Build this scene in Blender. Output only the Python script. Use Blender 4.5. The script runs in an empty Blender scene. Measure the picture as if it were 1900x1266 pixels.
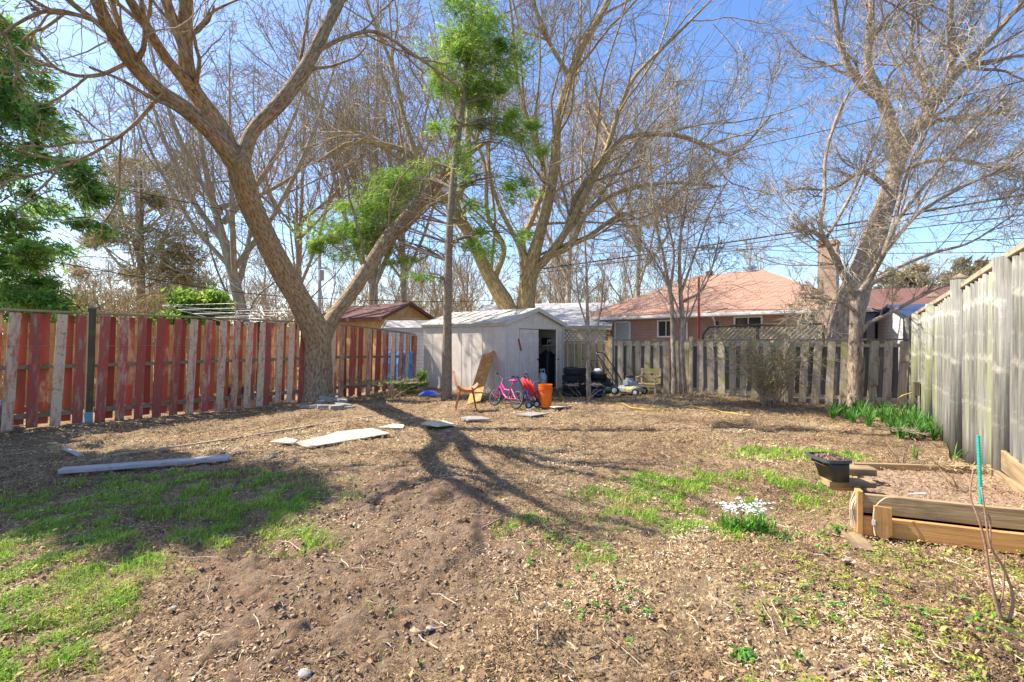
import bpy, math, random
import numpy as np
from mathutils import Vector, Matrix
R = math.radians
S = bpy.context.scene
COL = S.collection
HC = 1.5
F = 900.0
# ---------------------------------------------------------------- camera, sky, sun
cam = bpy.data.objects.new('camera', bpy.data.cameras.new('camera'))
COL.objects.link(cam)
cam.location = (0, 0, HC)
cam.rotation_euler = (R(90), 0, 0)
cam.data.sensor_width = 36
cam.data.lens = F / 1900 * 36
cam.data.clip_end = 3000
cam.data.clip_start = 0.05
S.camera = cam
SUN_EL, SUN_AZ = R(50), math.atan2(-0.97, 0.24)
sdir = Vector((math.sin(SUN_AZ) * math.cos(SUN_EL), math.cos(SUN_AZ) * math.cos(SUN_EL), math.sin(SUN_EL)))
W = bpy.data.worlds.new('World'); S.world = W; W.use_nodes = True
nt = W.node_tree; nt.nodes.clear()
sky = nt.nodes.new('ShaderNodeTexSky'); sky.sky_type = 'NISHITA'; sky.sun_disc = False
sky.sun_elevation = SUN_EL; sky.sun_rotation = SUN_AZ
sky.air_density = 1.0; sky.dust_density = 0.9; sky.ozone_density = 2.0
bg = nt.nodes.new('ShaderNodeBackground'); bg.inputs[1].default_value = 0.14
wo = nt.nodes.new('ShaderNodeOutputWorld')
hs = nt.nodes.new('ShaderNodeHueSaturation'); hs.inputs['Saturation'].default_value = 1.2; hs.inputs['Hue'].default_value = 0.507; nt.links.new(sky.outputs[0], hs.inputs['Color']); nt.links.new(hs.outputs[0], bg.inputs[0]); nt.links.new(bg.outputs[0], wo.inputs[0])
sun = bpy.data.objects.new('sun', bpy.data.lights.new('sun', 'SUN')); COL.objects.link(sun)
sun.data.energy = 5.0; sun.data.angle = R(0.5); sun.data.color = (1.0, 0.93, 0.82)
sun.rotation_euler = sdir.to_track_quat('Z', 'Y').to_euler(); sun.location = (-20, 8, 25)
S.view_settings.view_transform = 'Standard'; S.view_settings.look = 'None'
S.view_settings.exposure = 1.12; S.view_settings.gamma = 1
S.view_settings.use_curve_mapping = False
S.cycles.max_bounces = 6; S.cycles.transparent_max_bounces = 6

# ---------------------------------------------------------------- pixel to place
def D(px, py, Z): return np.array([(px - 950) / F * Z, Z, HC - (py - 633) / F * Z])
def G(px, py, z=0.0):
    Z = (HC - z) * F / (py - 633)
    return np.array([(px - 950) / F * Z, Z, z])
def N(v): v = np.asarray(v, float); return v / (np.linalg.norm(v) + 1e-12)
def A(*v): return np.array(v, float)

# ---------------------------------------------------------------- noise
def _h(ix, iy, s):
    n = (ix * 374761393 + iy * 668265263 + s * 974634777) & 0xffffffff
    n = ((n ^ (n >> 13)) * 1274126177) & 0xffffffff
    n = ((n ^ (n >> 16)) * 2246822519) & 0xffffffff
    return ((n ^ (n >> 15)) & 0xffffff) / float(0xffffff)
def vn(x, y, s=0):
    x = np.asarray(x, float); y = np.asarray(y, float)
    ix = np.floor(x).astype(np.int64); iy = np.floor(y).astype(np.int64)
    fx = x - ix; fy = y - iy; fx = fx * fx * (3 - 2 * fx); fy = fy * fy * (3 - 2 * fy)
    a = _h(ix, iy, s); b = _h(ix + 1, iy, s); c = _h(ix, iy + 1, s); d = _h(ix + 1, iy + 1, s)
    return a + (b - a) * fx + (c - a) * fy + (a - b - c + d) * fx * fy
def fbm(x, y, s=0, o=4):
    r = 0; a = 0.5; t = 0
    for k in range(o):
        r = r + a * vn(x * 2 ** k + 17 * k, y * 2 ** k - 9 * k, s + k); t += a; a *= 0.5
    return r / t
def sstep(a, b, x): t = np.clip((x - a) / (b - a), 0, 1); return t * t * (3 - 2 * t)
def ell(x, y, px, py, rx, ry):           # soft ellipse on the ground, centred where the photo shows it
    c = G(px, py); return np.sqrt(((x - c[0]) / rx) ** 2 + ((y - c[1]) / ry) ** 2)
def soil_mask(x, y):
    d = np.minimum(ell(x, y, 700, 1010, 1.15, 1.15), ell(x, y, 800, 905, 0.9, 0.8))
    d = np.minimum(d, ell(x, y, 560, 1130, 0.9, 0.6))
    return sstep(1.25, 0.7, d + (fbm(x * 1.6, y * 1.6, 5) - 0.5) * 0.9)
def green_mask(x, y):
    e = [(230, 950, 2.0, .95), (60, 1040, 1.1, .8), (420, 930, 1.3, .7), (0, 1190, .6, .7), (60, 1150, .5, .5), (330, 895, 1.6, .5), (480, 1000, .7, .3), (90, 1110, .6, .3),
         (1290, 915, 1.1, .8), (1400, 905, 1.2, .7), (1200, 955, .5, .4), (1480, 845, 1.1, .5), (1080, 1000, .5, .35), (1330, 980, .6, .35), (1010, 985, .4, .3)]
    d = 9.0
    for (a, b, c, f) in e: d = np.minimum(d, ell(x, y, a, b, c, f))
    n = fbm(x * 2.3, y * 2.3, 11); n2 = fbm(x * 6, y * 6, 31, 3)
    m = sstep(1.15, 0.45, d + (n - 0.5) * 1.0) * sstep(0.45, 0.58, n2 * 0.75 + n * 0.3)
    return m
def gh(x, y):
    x = np.asarray(x, float); y = np.asarray(y, float)
    h = (fbm(x * .45, y * .45, 1, 3) - .5) * .13 + (fbm(x * 1.7, y * 1.7, 2, 3) - .5) * .09 + (fbm(x * 4.5, y * 4.5, 9, 3) - .5) * .045
    c = G(1240, 742); h = h + .10 * np.exp(-(((x - c[0]) / 1.7) ** 2 + ((y - c[1] + .1) / .9) ** 2))
    c = G(1300, 812); h = h + .09 * np.exp(-(((x - c[0]) / .8) ** 2 + ((y - c[1]) / .5) ** 2))
    c = G(860, 905); h = h + .07 * np.exp(-(((x - c[0]) / .6) ** 2 + ((y - c[1]) / .35) ** 2))
    fade = sstep(24, 14, y) * sstep(16, 11, np.abs(x))
    return h * fade
def g3(px, py, dz=0.0):
    p = G(px, py); p[2] = float(gh(p[0], p[1])) + dz; return p

# ---------------------------------------------------------------- mesh builder
class MB:
    def __init__(s): s.v = []; s.bc = []; s.f = []; s.rn = []; s.n = 0; s.rng = random.Random(7)
    def add(s, v, faces, bc=None, rnd=None):
        v = np.asarray(v, float).reshape(-1, 3); faces = np.asarray(faces, int)
        if len(faces) == 0: return
        s.v.append(v); s.bc.append(v if bc is None else np.asarray(bc, float).reshape(-1, 3))
        s.f.append(faces + s.n)
        if rnd is None: rnd = s.rng.random()
        s.rn.append(np.full(len(faces), rnd) if np.isscalar(rnd) else np.asarray(rnd, float))
        s.n += len(v)
    def beam(s, p0, p1, w, d, side=None, seg=1, jit=0.0, rnd=None, w1=None, off=True):
        """board from p0 to p1; w measured along 'side', d across it"""
        p0 = A(*p0); p1 = A(*p1); L = np.linalg.norm(p1 - p0); a = (p1 - p0) / L
        if side is None: side = (1, 0, 0) if abs(a[0]) < .7 else (0, 1, 0)
        u = A(*side); u = N(u - a * np.dot(u, a)); n = np.cross(a, u)
        w1 = w if w1 is None else w1
        r = s.rng; o = A(r.random() * 9, r.random() * 9, r.random() * 9) if off else A(0, 0, 0)
        V = []; B = []
        ch = min(w, d) * .12
        for k in range(seg + 1):
            t = k / seg; ww = (w + (w1 - w) * t) / 2; dd = d / 2
            ju = (r.random() - .5) * jit; jn = (r.random() - .5) * jit
            for (x, y) in ((-ww + ch, -dd), (ww - ch, -dd), (ww, -dd + ch), (ww, dd - ch), (ww - ch, dd), (-ww + ch, dd), (-ww, dd - ch), (-ww, -dd + ch)):
                V.append(p0 + a * L * t + u * (x + ju) + n * (y + jn)); B.append(o + A(x, y, L * t))
        f4 = []
        for k in range(seg):
            for i in range(8):
                j = (i + 1) % 8; f4.append((k * 8 + i, k * 8 + j, k * 8 + 8 + j, k * 8 + 8 + i))
        e = seg * 8
        f4 += [(7, 2, 1, 0), (6, 3, 2, 7), (5, 4, 3, 6), (e, e + 1, e + 2, e + 7), (e + 7, e + 2, e + 3, e + 6), (e + 6, e + 3, e + 4, e + 5)]
        s.add(V, f4, B, rnd)
    def box(s, c, sx, sy, sz, rz=0, rnd=None):
        c = A(*c); u = A(math.cos(rz), math.sin(rz), 0)
        s.beam(c - A(0, 0, sz / 2), c + A(0, 0, sz / 2), sx, sy, side=u, rnd=rnd)
    def quad(s, a, b, c, d, rnd=None, nu=1, nv=1):
        a, b, c, d = [A(*p) for p in (a, b, c, d)]
        lu = np.linalg.norm(b - a); lv = np.linalg.norm(d - a); V = []; B = []
        for j in range(nv + 1):
            for i in range(nu + 1):
                x = i / nu; y = j / nv
                V.append((a * (1 - x) + b * x) * (1 - y) + (d * (1 - x) + c * x) * y); B.append((x * lu, y * lv, 0))
        f = [(j * (nu + 1) + i, j * (nu + 1) + i + 1, (j + 1) * (nu + 1) + i + 1, (j + 1) * (nu + 1) + i) for j in range(nv) for i in range(nu)]
        s.add(V, f, B, rnd)
    def slab(s, a, b, c, d, th, rnd=None):      # thick four-sided sheet; th along its normal, downwards
        a, b, c, d = [A(*p) for p in (a, b, c, d)]; n = N(np.cross(b - a, d - a)) * th
        s.quad(a, b, c, d, rnd); s.quad(d - n, c - n, b - n, a - n, rnd)
        for p, q in ((a, b), (b, c), (c, d), (d, a)): s.quad(p - n, q - n, q, p, rnd)
    def prism(s, pts, ext, rnd=None):           # planar polygon pts (3-D) pushed by vector ext
        pts = [A(*p) for p in pts]; ext = A(*ext); k = len(pts); c0 = sum(pts) / k
        V = pts + [p + ext for p in pts] + [c0, c0 + ext]
        f = [(i, (i + 1) % k, k + (i + 1) % k, k + i) for i in range(k)]
        s.add(V, f, None, rnd)
        s.add(V, [(2 * k, (i + 1) % k, i, i) for i in range(k)] + [(2 * k + 1, k + i, k + (i + 1) % k, k + (i + 1) % k) for i in range(k)], None, rnd)
    def tube(s, P, r, sides=8, cap=True, rnd=None, flat=1.0):
        P = np.asarray(P, float); K = len(P); r = np.full(K, r) if np.isscalar(r) else np.asarray(r, float)
        T = np.gradient(P, axis=0); T = T / (np.linalg.norm(T, axis=1)[:, None] + 1e-9)
        up = A(0, 0, 1) if abs(T[0][2]) < .9 else A(1, 0, 0)
        U = np.zeros_like(P); u = N(np.cross(T[0], up))
        for k in range(K):
            u = N(u - T[k] * np.dot(u, T[k])); U[k] = u
        Wv = np.cross(T, U); th = np.arange(sides) / sides * 2 * math.pi
        V = P[:, None] + r[:, None, None] * (np.cos(th)[None, :, None] * U[:, None] + np.sin(th)[None, :, None] * Wv[:, None] * flat)
        ln = np.concatenate([[0], np.cumsum(np.linalg.norm(np.diff(P, axis=0), axis=1))])
        B = np.stack([np.cos(th)[None] * r[:, None] + 0 * ln[:, None], np.sin(th)[None] * r[:, None] + 0 * ln[:, None], ln[:, None] + 0 * th[None]], -1)
        i = np.arange(K - 1)[:, None] * sides + np.arange(sides)[None]; j = np.arange(K - 1)[:, None] * sides + (np.arange(sides)[None] + 1) % sides
        f = np.stack([i, j, j + sides, i + sides], -1).reshape(-1, 4)
        V = V.reshape(-1, 3); B = B.reshape(-1, 3)
        if cap:
            V = np.vstack([V, P[0], P[-1]]); B = np.vstack([B, B[0], B[-1]]); n0 = K * sides
            c = [(n0, (q + 1) % sides, q, q) for q in range(sides)] + [(n0 + 1, n0 - sides + q, n0 - sides + (q + 1) % sides, n0 - sides + (q + 1) % sides) for q in range(sides)]
            f = np.vstack([f, c])
        s.add(V, f, B, rnd)
    def lathe(s, prof, c, axis=(0, 0, 1), sides=24, rnd=None, sx=1.0):
        axis = N(axis); c = A(*c); u = N(np.cross(axis, (0, 1, 0) if abs(axis[1]) < .9 else (1, 0, 0))); w = np.cross(axis, u)
        prof = np.asarray(prof, float); K = len(prof); th = np.arange(sides) / sides * 2 * math.pi
        V = c + prof[:, 1][:, None, None] * axis + prof[:, 0][:, None, None] * (np.cos(th)[None, :, None] * u * sx + np.sin(th)[None, :, None] * w)
        i = np.arange(K - 1)[:, None] * sides + np.arange(sides)[None]; j = np.arange(K - 1)[:, None] * sides + (np.arange(sides)[None] + 1) % sides
        s.add(V.reshape(-1, 3), np.stack([i, j, j + sides, i + sides], -1).reshape(-1, 4), None, rnd)
    def ball(s, c, rx, ry, rz, sides=12, rnd=None, jit=0, rng=None):
        V = []; K = 8
        for k in range(K + 1):
            a = math.pi * k / K
            for i in range(sides):
                t = 2 * math.pi * i / sides; q = 1 + (rng.random() - .5) * jit if rng else 1
                V.append((c[0] + rx * q * math.sin(a) * math.cos(t), c[1] + ry * q * math.sin(a) * math.sin(t), c[2] + rz * q * math.cos(a)))
        f = [(k * sides + i, k * sides + (i + 1) % sides, (k + 1) * sides + (i + 1) % sides, (k + 1) * sides + i) for k in range(K) for i in range(sides)]
        s.add(V, f, None, rnd)
    def tubes(s, P, Rr, sides=3):               # many tubes at once: P (n,k,3), Rr (n,k)
        n, K, _ = P.shape
        if n == 0: return
        T = np.gradient(P, axis=1); T /= (np.linalg.norm(T, axis=2)[:, :, None] + 1e-9)
        m = T.mean(1); ref = np.where(np.abs(m[:, 2:3]) < .8, A(0, 0, 1)[None], A(1, 0, 0)[None])
        U = np.cross(T, ref[:, None]); U /= (np.linalg.norm(U, axis=2)[:, :, None] + 1e-9); Wv = np.cross(T, U)
        th = np.arange(sides) / sides * 2 * math.pi
        V = P[:, :, None] + Rr[:, :, None, None] * (np.cos(th)[None, None, :, None] * U[:, :, None] + np.sin(th)[None, None, :, None] * Wv[:, :, None])
        ln = np.concatenate([np.zeros((n, 1)), np.cumsum(np.linalg.norm(np.diff(P, axis=1), axis=2), 1)], 1)
        B = np.stack([np.cos(th)[None, None] * Rr[:, :, None], np.sin(th)[None, None] * Rr[:, :, None], ln[:, :, None] + 0 * th[None, None]], -1)
        i = np.arange(K - 1)[:, None] * sides + np.arange(sides)[None]; j = np.arange(K - 1)[:, None] * sides + (np.arange(sides)[None] + 1) % sides
        f = np.stack([i, j, j + sides, i + sides], -1).reshape(-1, 4)
        f = (np.arange(n)[:, None, None] * K * sides + f[None]).reshape(-1, 4)
        rn = np.repeat(np.random.RandomState(n).rand(n), (K - 1) * sides)
        s.add(V.reshape(-1, 3), f, B.reshape(-1, 3), rn)
    def mesh(s, name, mat, off=None, smooth=False):
        V = np.vstack(s.v); B = np.vstack(s.bc); Fc = np.vstack(s.f); rn = np.concatenate(s.rn)
        if off is not None: V = V - np.asarray(off)
        tri = Fc[:, 2] == Fc[:, 3]; tot = np.where(tri, 3, 4); start = np.concatenate([[0], np.cumsum(tot)[:-1]])
        keep = np.ones((len(Fc), 4), bool); keep[:, 3] = ~tri; lv = Fc[keep]
        me = bpy.data.meshes.new(name); me.vertices.add(len(V)); me.loops.add(len(lv)); me.polygons.add(len(Fc))
        me.vertices.foreach_set('co', V.astype(np.float32).ravel()); me.loops.foreach_set('vertex_index', lv.astype(np.int32))
        me.polygons.foreach_set('loop_start', start.astype(np.int32)); me.polygons.foreach_set('loop_total', tot.astype(np.int32))
        me.polygons.foreach_set('use_smooth', np.full(len(Fc), bool(smooth)))
        a = me.attributes.new('bc', 'FLOAT_VECTOR', 'POINT'); a.data.foreach_set('vector', B.astype(np.float32).ravel())
        a = me.attributes.new('rnd', 'FLOAT', 'FACE'); a.data.foreach_set('value', rn.astype(np.float32))
        me.update(calc_edges=True); me.materials.append(mat)
        return me
    def build(s, name, mat, parent=None, world=True, smooth=False, origin=None):
        off = None
        if parent is not None and world:
            r = parent
            while r.parent: r = r.parent
            off = tuple(r.location)
        if origin is not None: off = origin
        o = bpy.data.objects.new(name, s.mesh(name, mat, off, smooth)); COL.objects.link(o)
        if parent is not None: o.parent = parent
        if origin is not None: o.location = origin
        return o
def tag(o, label, cat, group=None):
    o['label'] = label; o['category'] = cat
    if group: o['group'] = group
    return o
def thing(name, label, cat, loc=(0, 0, 0), rz=0, group=None):
    o = bpy.data.objects.new(name, None); COL.objects.link(o); o.location = tuple(float(c) for c in loc); o.rotation_euler = (0, 0, rz)
    o.empty_display_size = .2
    return tag(o, label, cat, group)
def kind(o, k): o['kind'] = k; return o
def dup(root, loc=None, label=None, group=None, rz=None):
    kids = {}
    for o in bpy.data.objects:
        if o.parent: kids.setdefault(o.parent.name, []).append(o)
    def cp(o, par):
        c = o.copy(); COL.objects.link(c); c.parent = par
        for k in kids.get(o.name, []): cp(k, c)
        return c
    c = cp(root, None)
    if loc is not None: c.location = tuple(float(q) for q in loc)
    if rz is not None: c.rotation_euler = (c.rotation_euler[0], c.rotation_euler[1], rz)
    if label: c['label'] = label
    if group: c['group'] = group
    return c

# ---------------------------------------------------------------- materials
MATS = {}
class NG:
    def __init__(s, name):
        s.m = bpy.data.materials.new(name); s.m.use_nodes = True; s.t = s.m.node_tree
        s.b = s.t.nodes['Principled BSDF']; s.out = s.t.nodes['Material Output']
    def n(s, t, **k):
        x = s.t.nodes.new('ShaderNode' + t)
        for a, b in k.items():
            if a.startswith('i_'): x.inputs[int(a[2:])].default_value = b
            else: setattr(x, a, b)
        return x
    def l(s, a, b): s.t.links.new(a, b)
    def mix(s, f, a, b, mode='MIX'):
        x = s.n('Mix', data_type='RGBA', blend_type=mode)
        for sock, val in ((x.inputs[0], f), (x.inputs[6], a), (x.inputs[7], b)):
            if hasattr(val, 'links'): s.l(val, sock)
            elif isinstance(val, tuple): sock.default_value = (*val[:3], 1)
            else: sock.default_value = val
        return x.outputs[2]
    def mr(s, v, a, b, c=0.0, d=1.0):
        x = s.n('MapRange'); s.l(v, x.inputs[0]); x.inputs[1].default_value = a; x.inputs[2].default_value = b
        x.inputs[3].default_value = c; x.inputs[4].default_value = d; return x.outputs[0]
    def noise(s, vec, scale, detail=4, rough=.6, stretch=None, dist=0):
        if stretch:
            m = s.n('Mapping'); m.inputs['Scale'].default_value = stretch; s.l(vec, m.inputs[0]); vec = m.outputs[0]
        x = s.n('TexNoise'); s.l(vec, x.inputs['Vector']); x.inputs['Scale'].default_value = scale; x.inputs['Detail'].default_value = detail
        x.inputs['Roughness'].default_value = rough; x.inputs['Distortion'].default_value = dist
        return x.outputs[0]
    def attr(s, name): x = s.n('Attribute', attribute_name=name); return x
    def math(s, op, a, b):
        x = s.n('Math', operation=op)
        for q, v in ((x.inputs[0], a), (x.inputs[1], b)):
            if hasattr(v, 'links'): s.l(v, q)
            else: q.default_value = v
        return x.outputs[0]
    def bump(s, h, strength=.4, dist=.01):
        x = s.n('Bump'); x.inputs['Strength'].default_value = strength; x.inputs['Distance'].default_value = dist
        s.l(h, x.inputs['Height']); s.l(x.outputs[0], s.b.inputs['Normal'])
def surf(name, c1, c2, c3=None, scale=6, stretch=(1, 1, 1), thr=(.5, .6), s3=3, rough=.8, bump=.3, bd=.01, rv=.25, metal=0, c4=None, r3=0.0, trans=0, detail=5, spec=.3, st3=(1, 1, 1)):
    """two mottled tones, a third in patches, brightness varied piece by piece"""
    if name in MATS: return MATS[name]
    g = NG(name); bc = g.attr('bc').outputs['Vector']; rn = g.attr('rnd').outputs['Fac']
    n1 = g.noise(bc, scale, detail, .65, stretch); col = g.mix(g.mr(n1, .36, .64), c1, c2)
    if c3:
        n3 = g.noise(bc, s3, 5, .65, st3)
        if r3: n3 = g.math('ADD', n3, g.math('MULTIPLY', g.math('SUBTRACT', rn, .5), r3))
        col = g.mix(g.mr(n3, thr[0], thr[1]), col, c3)
    if c4:
        n4 = g.noise(bc, s3 * 2.7, 4, .6); col = g.mix(g.mr(n4, .55, .68), col, c4)
    v = g.mr(rn, 0, 1, 1 - rv, 1 + rv); x = g.n('Mix', data_type='RGBA', blend_type='MULTIPLY'); x.inputs[0].default_value = 1
    g.l(col, x.inputs[6]); cr = g.n('CombineColor'); [g.l(v, cr.inputs[i]) for i in range(3)]; g.l(cr.outputs[0], x.inputs[7]); col = x.outputs[2]
    g.l(col, g.b.inputs['Base Color']); g.b.inputs['Roughness'].default_value = rough; g.b.inputs['Metallic'].default_value = metal
    g.b.inputs['Specular IOR Level'].default_value = spec
    if bump: g.bump(n1, bump, bd)
    if trans:
        tr = g.n('BsdfTranslucent'); g.l(col, tr.inputs[0]); ms = g.n('MixShader'); ms.inputs[0].default_value = trans
        g.l(g.b.outputs[0], ms.inputs[1]); g.l(tr.outputs[0], ms.inputs[2]); g.l(ms.outputs[0], g.out.inputs[0])
    MATS[name] = g.m; return g.m
def flat(name, c, rough=.5, metal=0, rv=.06, bump=.05, spec=.5):
    return surf(name, tuple(q * .85 for q in c), tuple(min(1, q * 1.12) for q in c), scale=9, rough=rough, metal=metal, rv=rv, bump=bump, bd=.003, spec=spec)
WG = (1, 1, .06)
M = dict(
 redwood=surf('red paint worn wood', (.58, .08, .07), (.40, .14, .09), (.58, .44, .30), scale=26, stretch=WG, thr=(.36, .56), s3=6, st3=(2.6, 2.6, .45), r3=.44, rough=.85, bump=.5, rv=.3, c4=(.30, .17, .10)),
 redback=surf('red brown stained wood', (.38, .06, .04), (.30, .10, .05), (.50, .34, .19), scale=22, stretch=WG, thr=(.58, .7), s3=3, st3=(1.6, 1.6, .5), r3=.4, rough=.85, bump=.5, rv=.35),
 capwood=surf('pale weathered cap wood', (.34, .27, .19), (.22, .17, .11), (.20, .19, .08), scale=25, stretch=WG, s3=3, rough=.9, bump=.5, rv=.15),
 darkpost=surf('dark mossy post wood', (.13, .10, .065), (.075, .06, .04), (.12, .13, .04), scale=25, stretch=WG, s3=4, rough=.9, bump=.6, rv=.1),
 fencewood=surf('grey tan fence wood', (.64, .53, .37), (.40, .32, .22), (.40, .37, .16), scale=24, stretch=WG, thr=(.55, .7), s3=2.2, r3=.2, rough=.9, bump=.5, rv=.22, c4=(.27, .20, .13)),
 fenceshade=surf('shade toned fence back boards', (.22, .19, .16), (.14, .12, .10), scale=24, stretch=WG, rough=.9, bump=.4, rv=.2),  # shade of the board gaps put into the colour of the rear boards
 newwood=surf('fresh yellow fence wood', (.52, .38, .18), (.42, .29, .13), (.36, .33, .12), scale=24, stretch=WG, thr=(.55, .7), s3=2, rough=.9, bump=.4, rv=.15),
 logwood=surf('silvered log palisade wood', (.32, .31, .28), (.105, .10, .075), (.20, .21, .09), scale=22, stretch=(1, 1, .05), thr=(.5, .7), s3=1.6, st3=(1.3, 1.3, .5), r3=.35, rough=.85, bump=.6, rv=.25, c4=(.40, .37, .31)),
 orangewood=surf('orange cedar boards', (.62, .36, .14), (.50, .27, .10), (.60, .42, .22), scale=18, stretch=WG, s3=2, rough=.8, bump=.3, rv=.22),
 ply=surf('orange plywood plank', (.62, .27, .07), (.46, .18, .045), (.66, .38, .15), scale=16, stretch=(1, 1, .15), s3=5, rough=.75, bump=.2, rv=.1),
 bedwood=surf('raised bed lumber', (.40, .28, .15), (.20, .14, .08), (.11, .09, .055), scale=30, stretch=WG, thr=(.52, .7), s3=2.2, st3=(1, 1, .5), rough=.85, bump=.5, rv=.18),
 bedorange=surf('fresh cut orange lumber', (.58, .31, .11), (.42, .21, .07), (.26, .16, .08), scale=26, stretch=WG, thr=(.54, .7), s3=3, rough=.8, bump=.35, rv=.12),
 greyboard=surf('grey weathered lumber', (.55, .50, .50), (.36, .32, .31), (.28, .22, .17), scale=34, stretch=WG, thr=(.55, .68), s3=7, rough=.85, bump=.4, rv=.1),
 strip=surf('thin wood strip', (.50, .40, .27), (.36, .28, .19), scale=20, stretch=WG, rough=.85, rv=.1),
 whitesheet=surf('pale board sheet', (.66, .58, .45), (.54, .46, .34), (.32, .24, .16), scale=16, s3=7, thr=(.52, .68), rough=.7, rv=.08, bump=.2),
 concrete=surf('broken concrete', (.42, .38, .33), (.26, .24, .21), (.24, .22, .2), scale=14, s3=4, thr=(.6, .75), rough=.95, bump=.8, bd=.02, rv=.2),
 barkA=surf('furrowed brown bark', (.58, .42, .25), (.17, .11, .065), (.27, .25, .09), scale=30, stretch=(1, 1, .3), thr=(.56, .72), s3=1.3, rough=.95, bump=1, bd=.05, rv=.05, detail=7),
 barkB=surf('golden tan bark', (.64, .47, .22), (.20, .135, .07), (.32, .30, .10), scale=20, stretch=(1, 1, .3), thr=(.56, .72), s3=1.2, rough=.95, bump=1, bd=.04, rv=.12, detail=7),
 barkC=surf('speckled dark bark', (.34, .26, .18), (.16, .115, .08), (.30, .25, .13), scale=26, stretch=(1, 1, .6), thr=(.55, .65), s3=12, rough=.95, bump=.9, bd=.02, rv=.15),
 barkE=surf('pale grey brown bark', (.55, .42, .31), (.19, .14, .10), (.34, .29, .2), scale=18, stretch=(1, 1, .3), thr=(.56, .72), s3=2, rough=.95, bump=1, bd=.05, rv=.1, detail=7),
 barkF=surf('far grey tan bark', (.50, .41, .28), (.25, .20, .14), scale=8, stretch=(1, 1, .3), rough=.95, bump=.3, rv=.25),
 barkY=surf('yellow brown twig bark', (.46, .35, .2), (.32, .23, .13), scale=8, rough=.95, bump=.3, rv=.3),
 cedar=surf('cedar sprays', (.26, .46, .10), (.12, .28, .07), (.46, .58, .13), scale=.9, s3=1.6, thr=(.5, .65), rough=.7, rv=.55, bump=0, trans=.55),
 juniper=surf('bright juniper sprays', (.32, .47, .08), (.16, .30, .05), (.48, .60, .13), scale=1.1, s3=1.9, thr=(.5, .64), rough=.7, rv=.5, bump=0, trans=.45),
 pinefar=surf('dull pine needles', (.40, .35, .20), (.27, .27, .13), (.44, .33, .22), scale=.8, s3=1.2, rough=.8, rv=.4, bump=0, trans=.3),
 leafy=surf('strap leaves', (.13, .33, .05), (.07, .21, .04), (.22, .42, .08), scale=3, s3=5, rough=.5, rv=.45, bump=0, trans=.4),
 grass=surf('grass blades', (.32, .54, .05), (.18, .38, .035), (.52, .60, .10), scale=3, s3=2.2, thr=(.5, .7), rough=.7, rv=.5, bump=0, trans=.4),
 cover=surf('yellow green ground cover', (.36, .42, .05), (.20, .30, .04), (.50, .50, .09), scale=5, s3=7, thr=(.5, .7), rough=.7, rv=.4, bump=0, trans=.4),
 litter=None, petal=flat('white petals', (.85, .84, .88), .5), shedwall=surf('pale pink grey vinyl', (.72, .64, .55), (.62, .54, .46), (.38, .31, .23), scale=5, s3=2, st3=(1, 1, .3), thr=(.6, .8), rough=.55, bump=.15, rv=.04),
 shedroof=surf('pale shed roof', (.72, .68, .60), (.58, .53, .46), (.27, .22, .16), scale=6, s3=5, thr=(.58, .7), rough=.7, bump=.2, rv=.05),
 shedtrim=surf('pale shed trim', (.60, .57, .54), (.52, .49, .46), scale=6, rough=.5, rv=.05),
 dark=flat('dark clutter', (.03, .03, .035), .7), black=flat('black plastic', (.028, .028, .032), .45), rubber=surf('tyre rubber', (.028, .03, .036), (.018, .018, .02), (.07, .065, .06), scale=14, s3=6, thr=(.58, .75), rough=.75, rv=.2),
 steel=flat('dull steel', (.42, .42, .44), .35, .8), white=flat('white paint', (.75, .75, .74), .5), chrome=flat('bright metal', (.6, .6, .62), .25, .9),
 orange=surf('orange bucket plastic', (.92, .19, .01), (.80, .14, .01), (.90, .55, .30), scale=5, s3=14, thr=(.66, .72), rough=.4, rv=.05, bump=.1),
 red=flat('red cloth', (.66, .015, .02), .7), pink=flat('magenta paint', (.62, .02, .22), .35), purple=flat('blue violet paint', (.10, .10, .62), .35), blue=flat('blue plastic', (.02, .08, .72), .35),
 teal=flat('teal stake coating', (.02, .42, .34), .4), brownshell=surf('brown leather shell', (.52, .25, .10), (.40, .18, .07), scale=10, rough=.5, rv=.05), legwood=flat('reddish wood', (.30, .09, .04), .5),
 yellow=flat('yellow hose', (.58, .42, .05), .4), bluebin=flat('bright blue plastic', (.04, .30, .75), .4), soilm=surf('bed soil', (.36, .25, .165), (.20, .13, .085), (.50, .40, .30), scale=18, s3=30, thr=(.58, .7), rough=1, bump=1, bd=.02, rv=.1),
 wire=flat('black cable', (.02, .02, .025), .6), rope=flat('pale twine', (.62, .50, .35), .9), grey=flat('grey paint', (.35, .36, .38), .5), greenpl=flat('dark green plastic', (.02, .09, .05), .5),
 redpipe=flat('red paint pipe', (.25, .025, .025), .5), gutter=flat('pale gutter metal', (.66, .68, .70), .4), glassd=flat('dark window glass', (.03, .04, .05), .08, 0, spec=.8), curtain=flat('pale blind', (.45, .50, .52), .7),
 anchor=flat('blue grey metal bracket', (.18, .34, .42), .45, .3),
)
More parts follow.
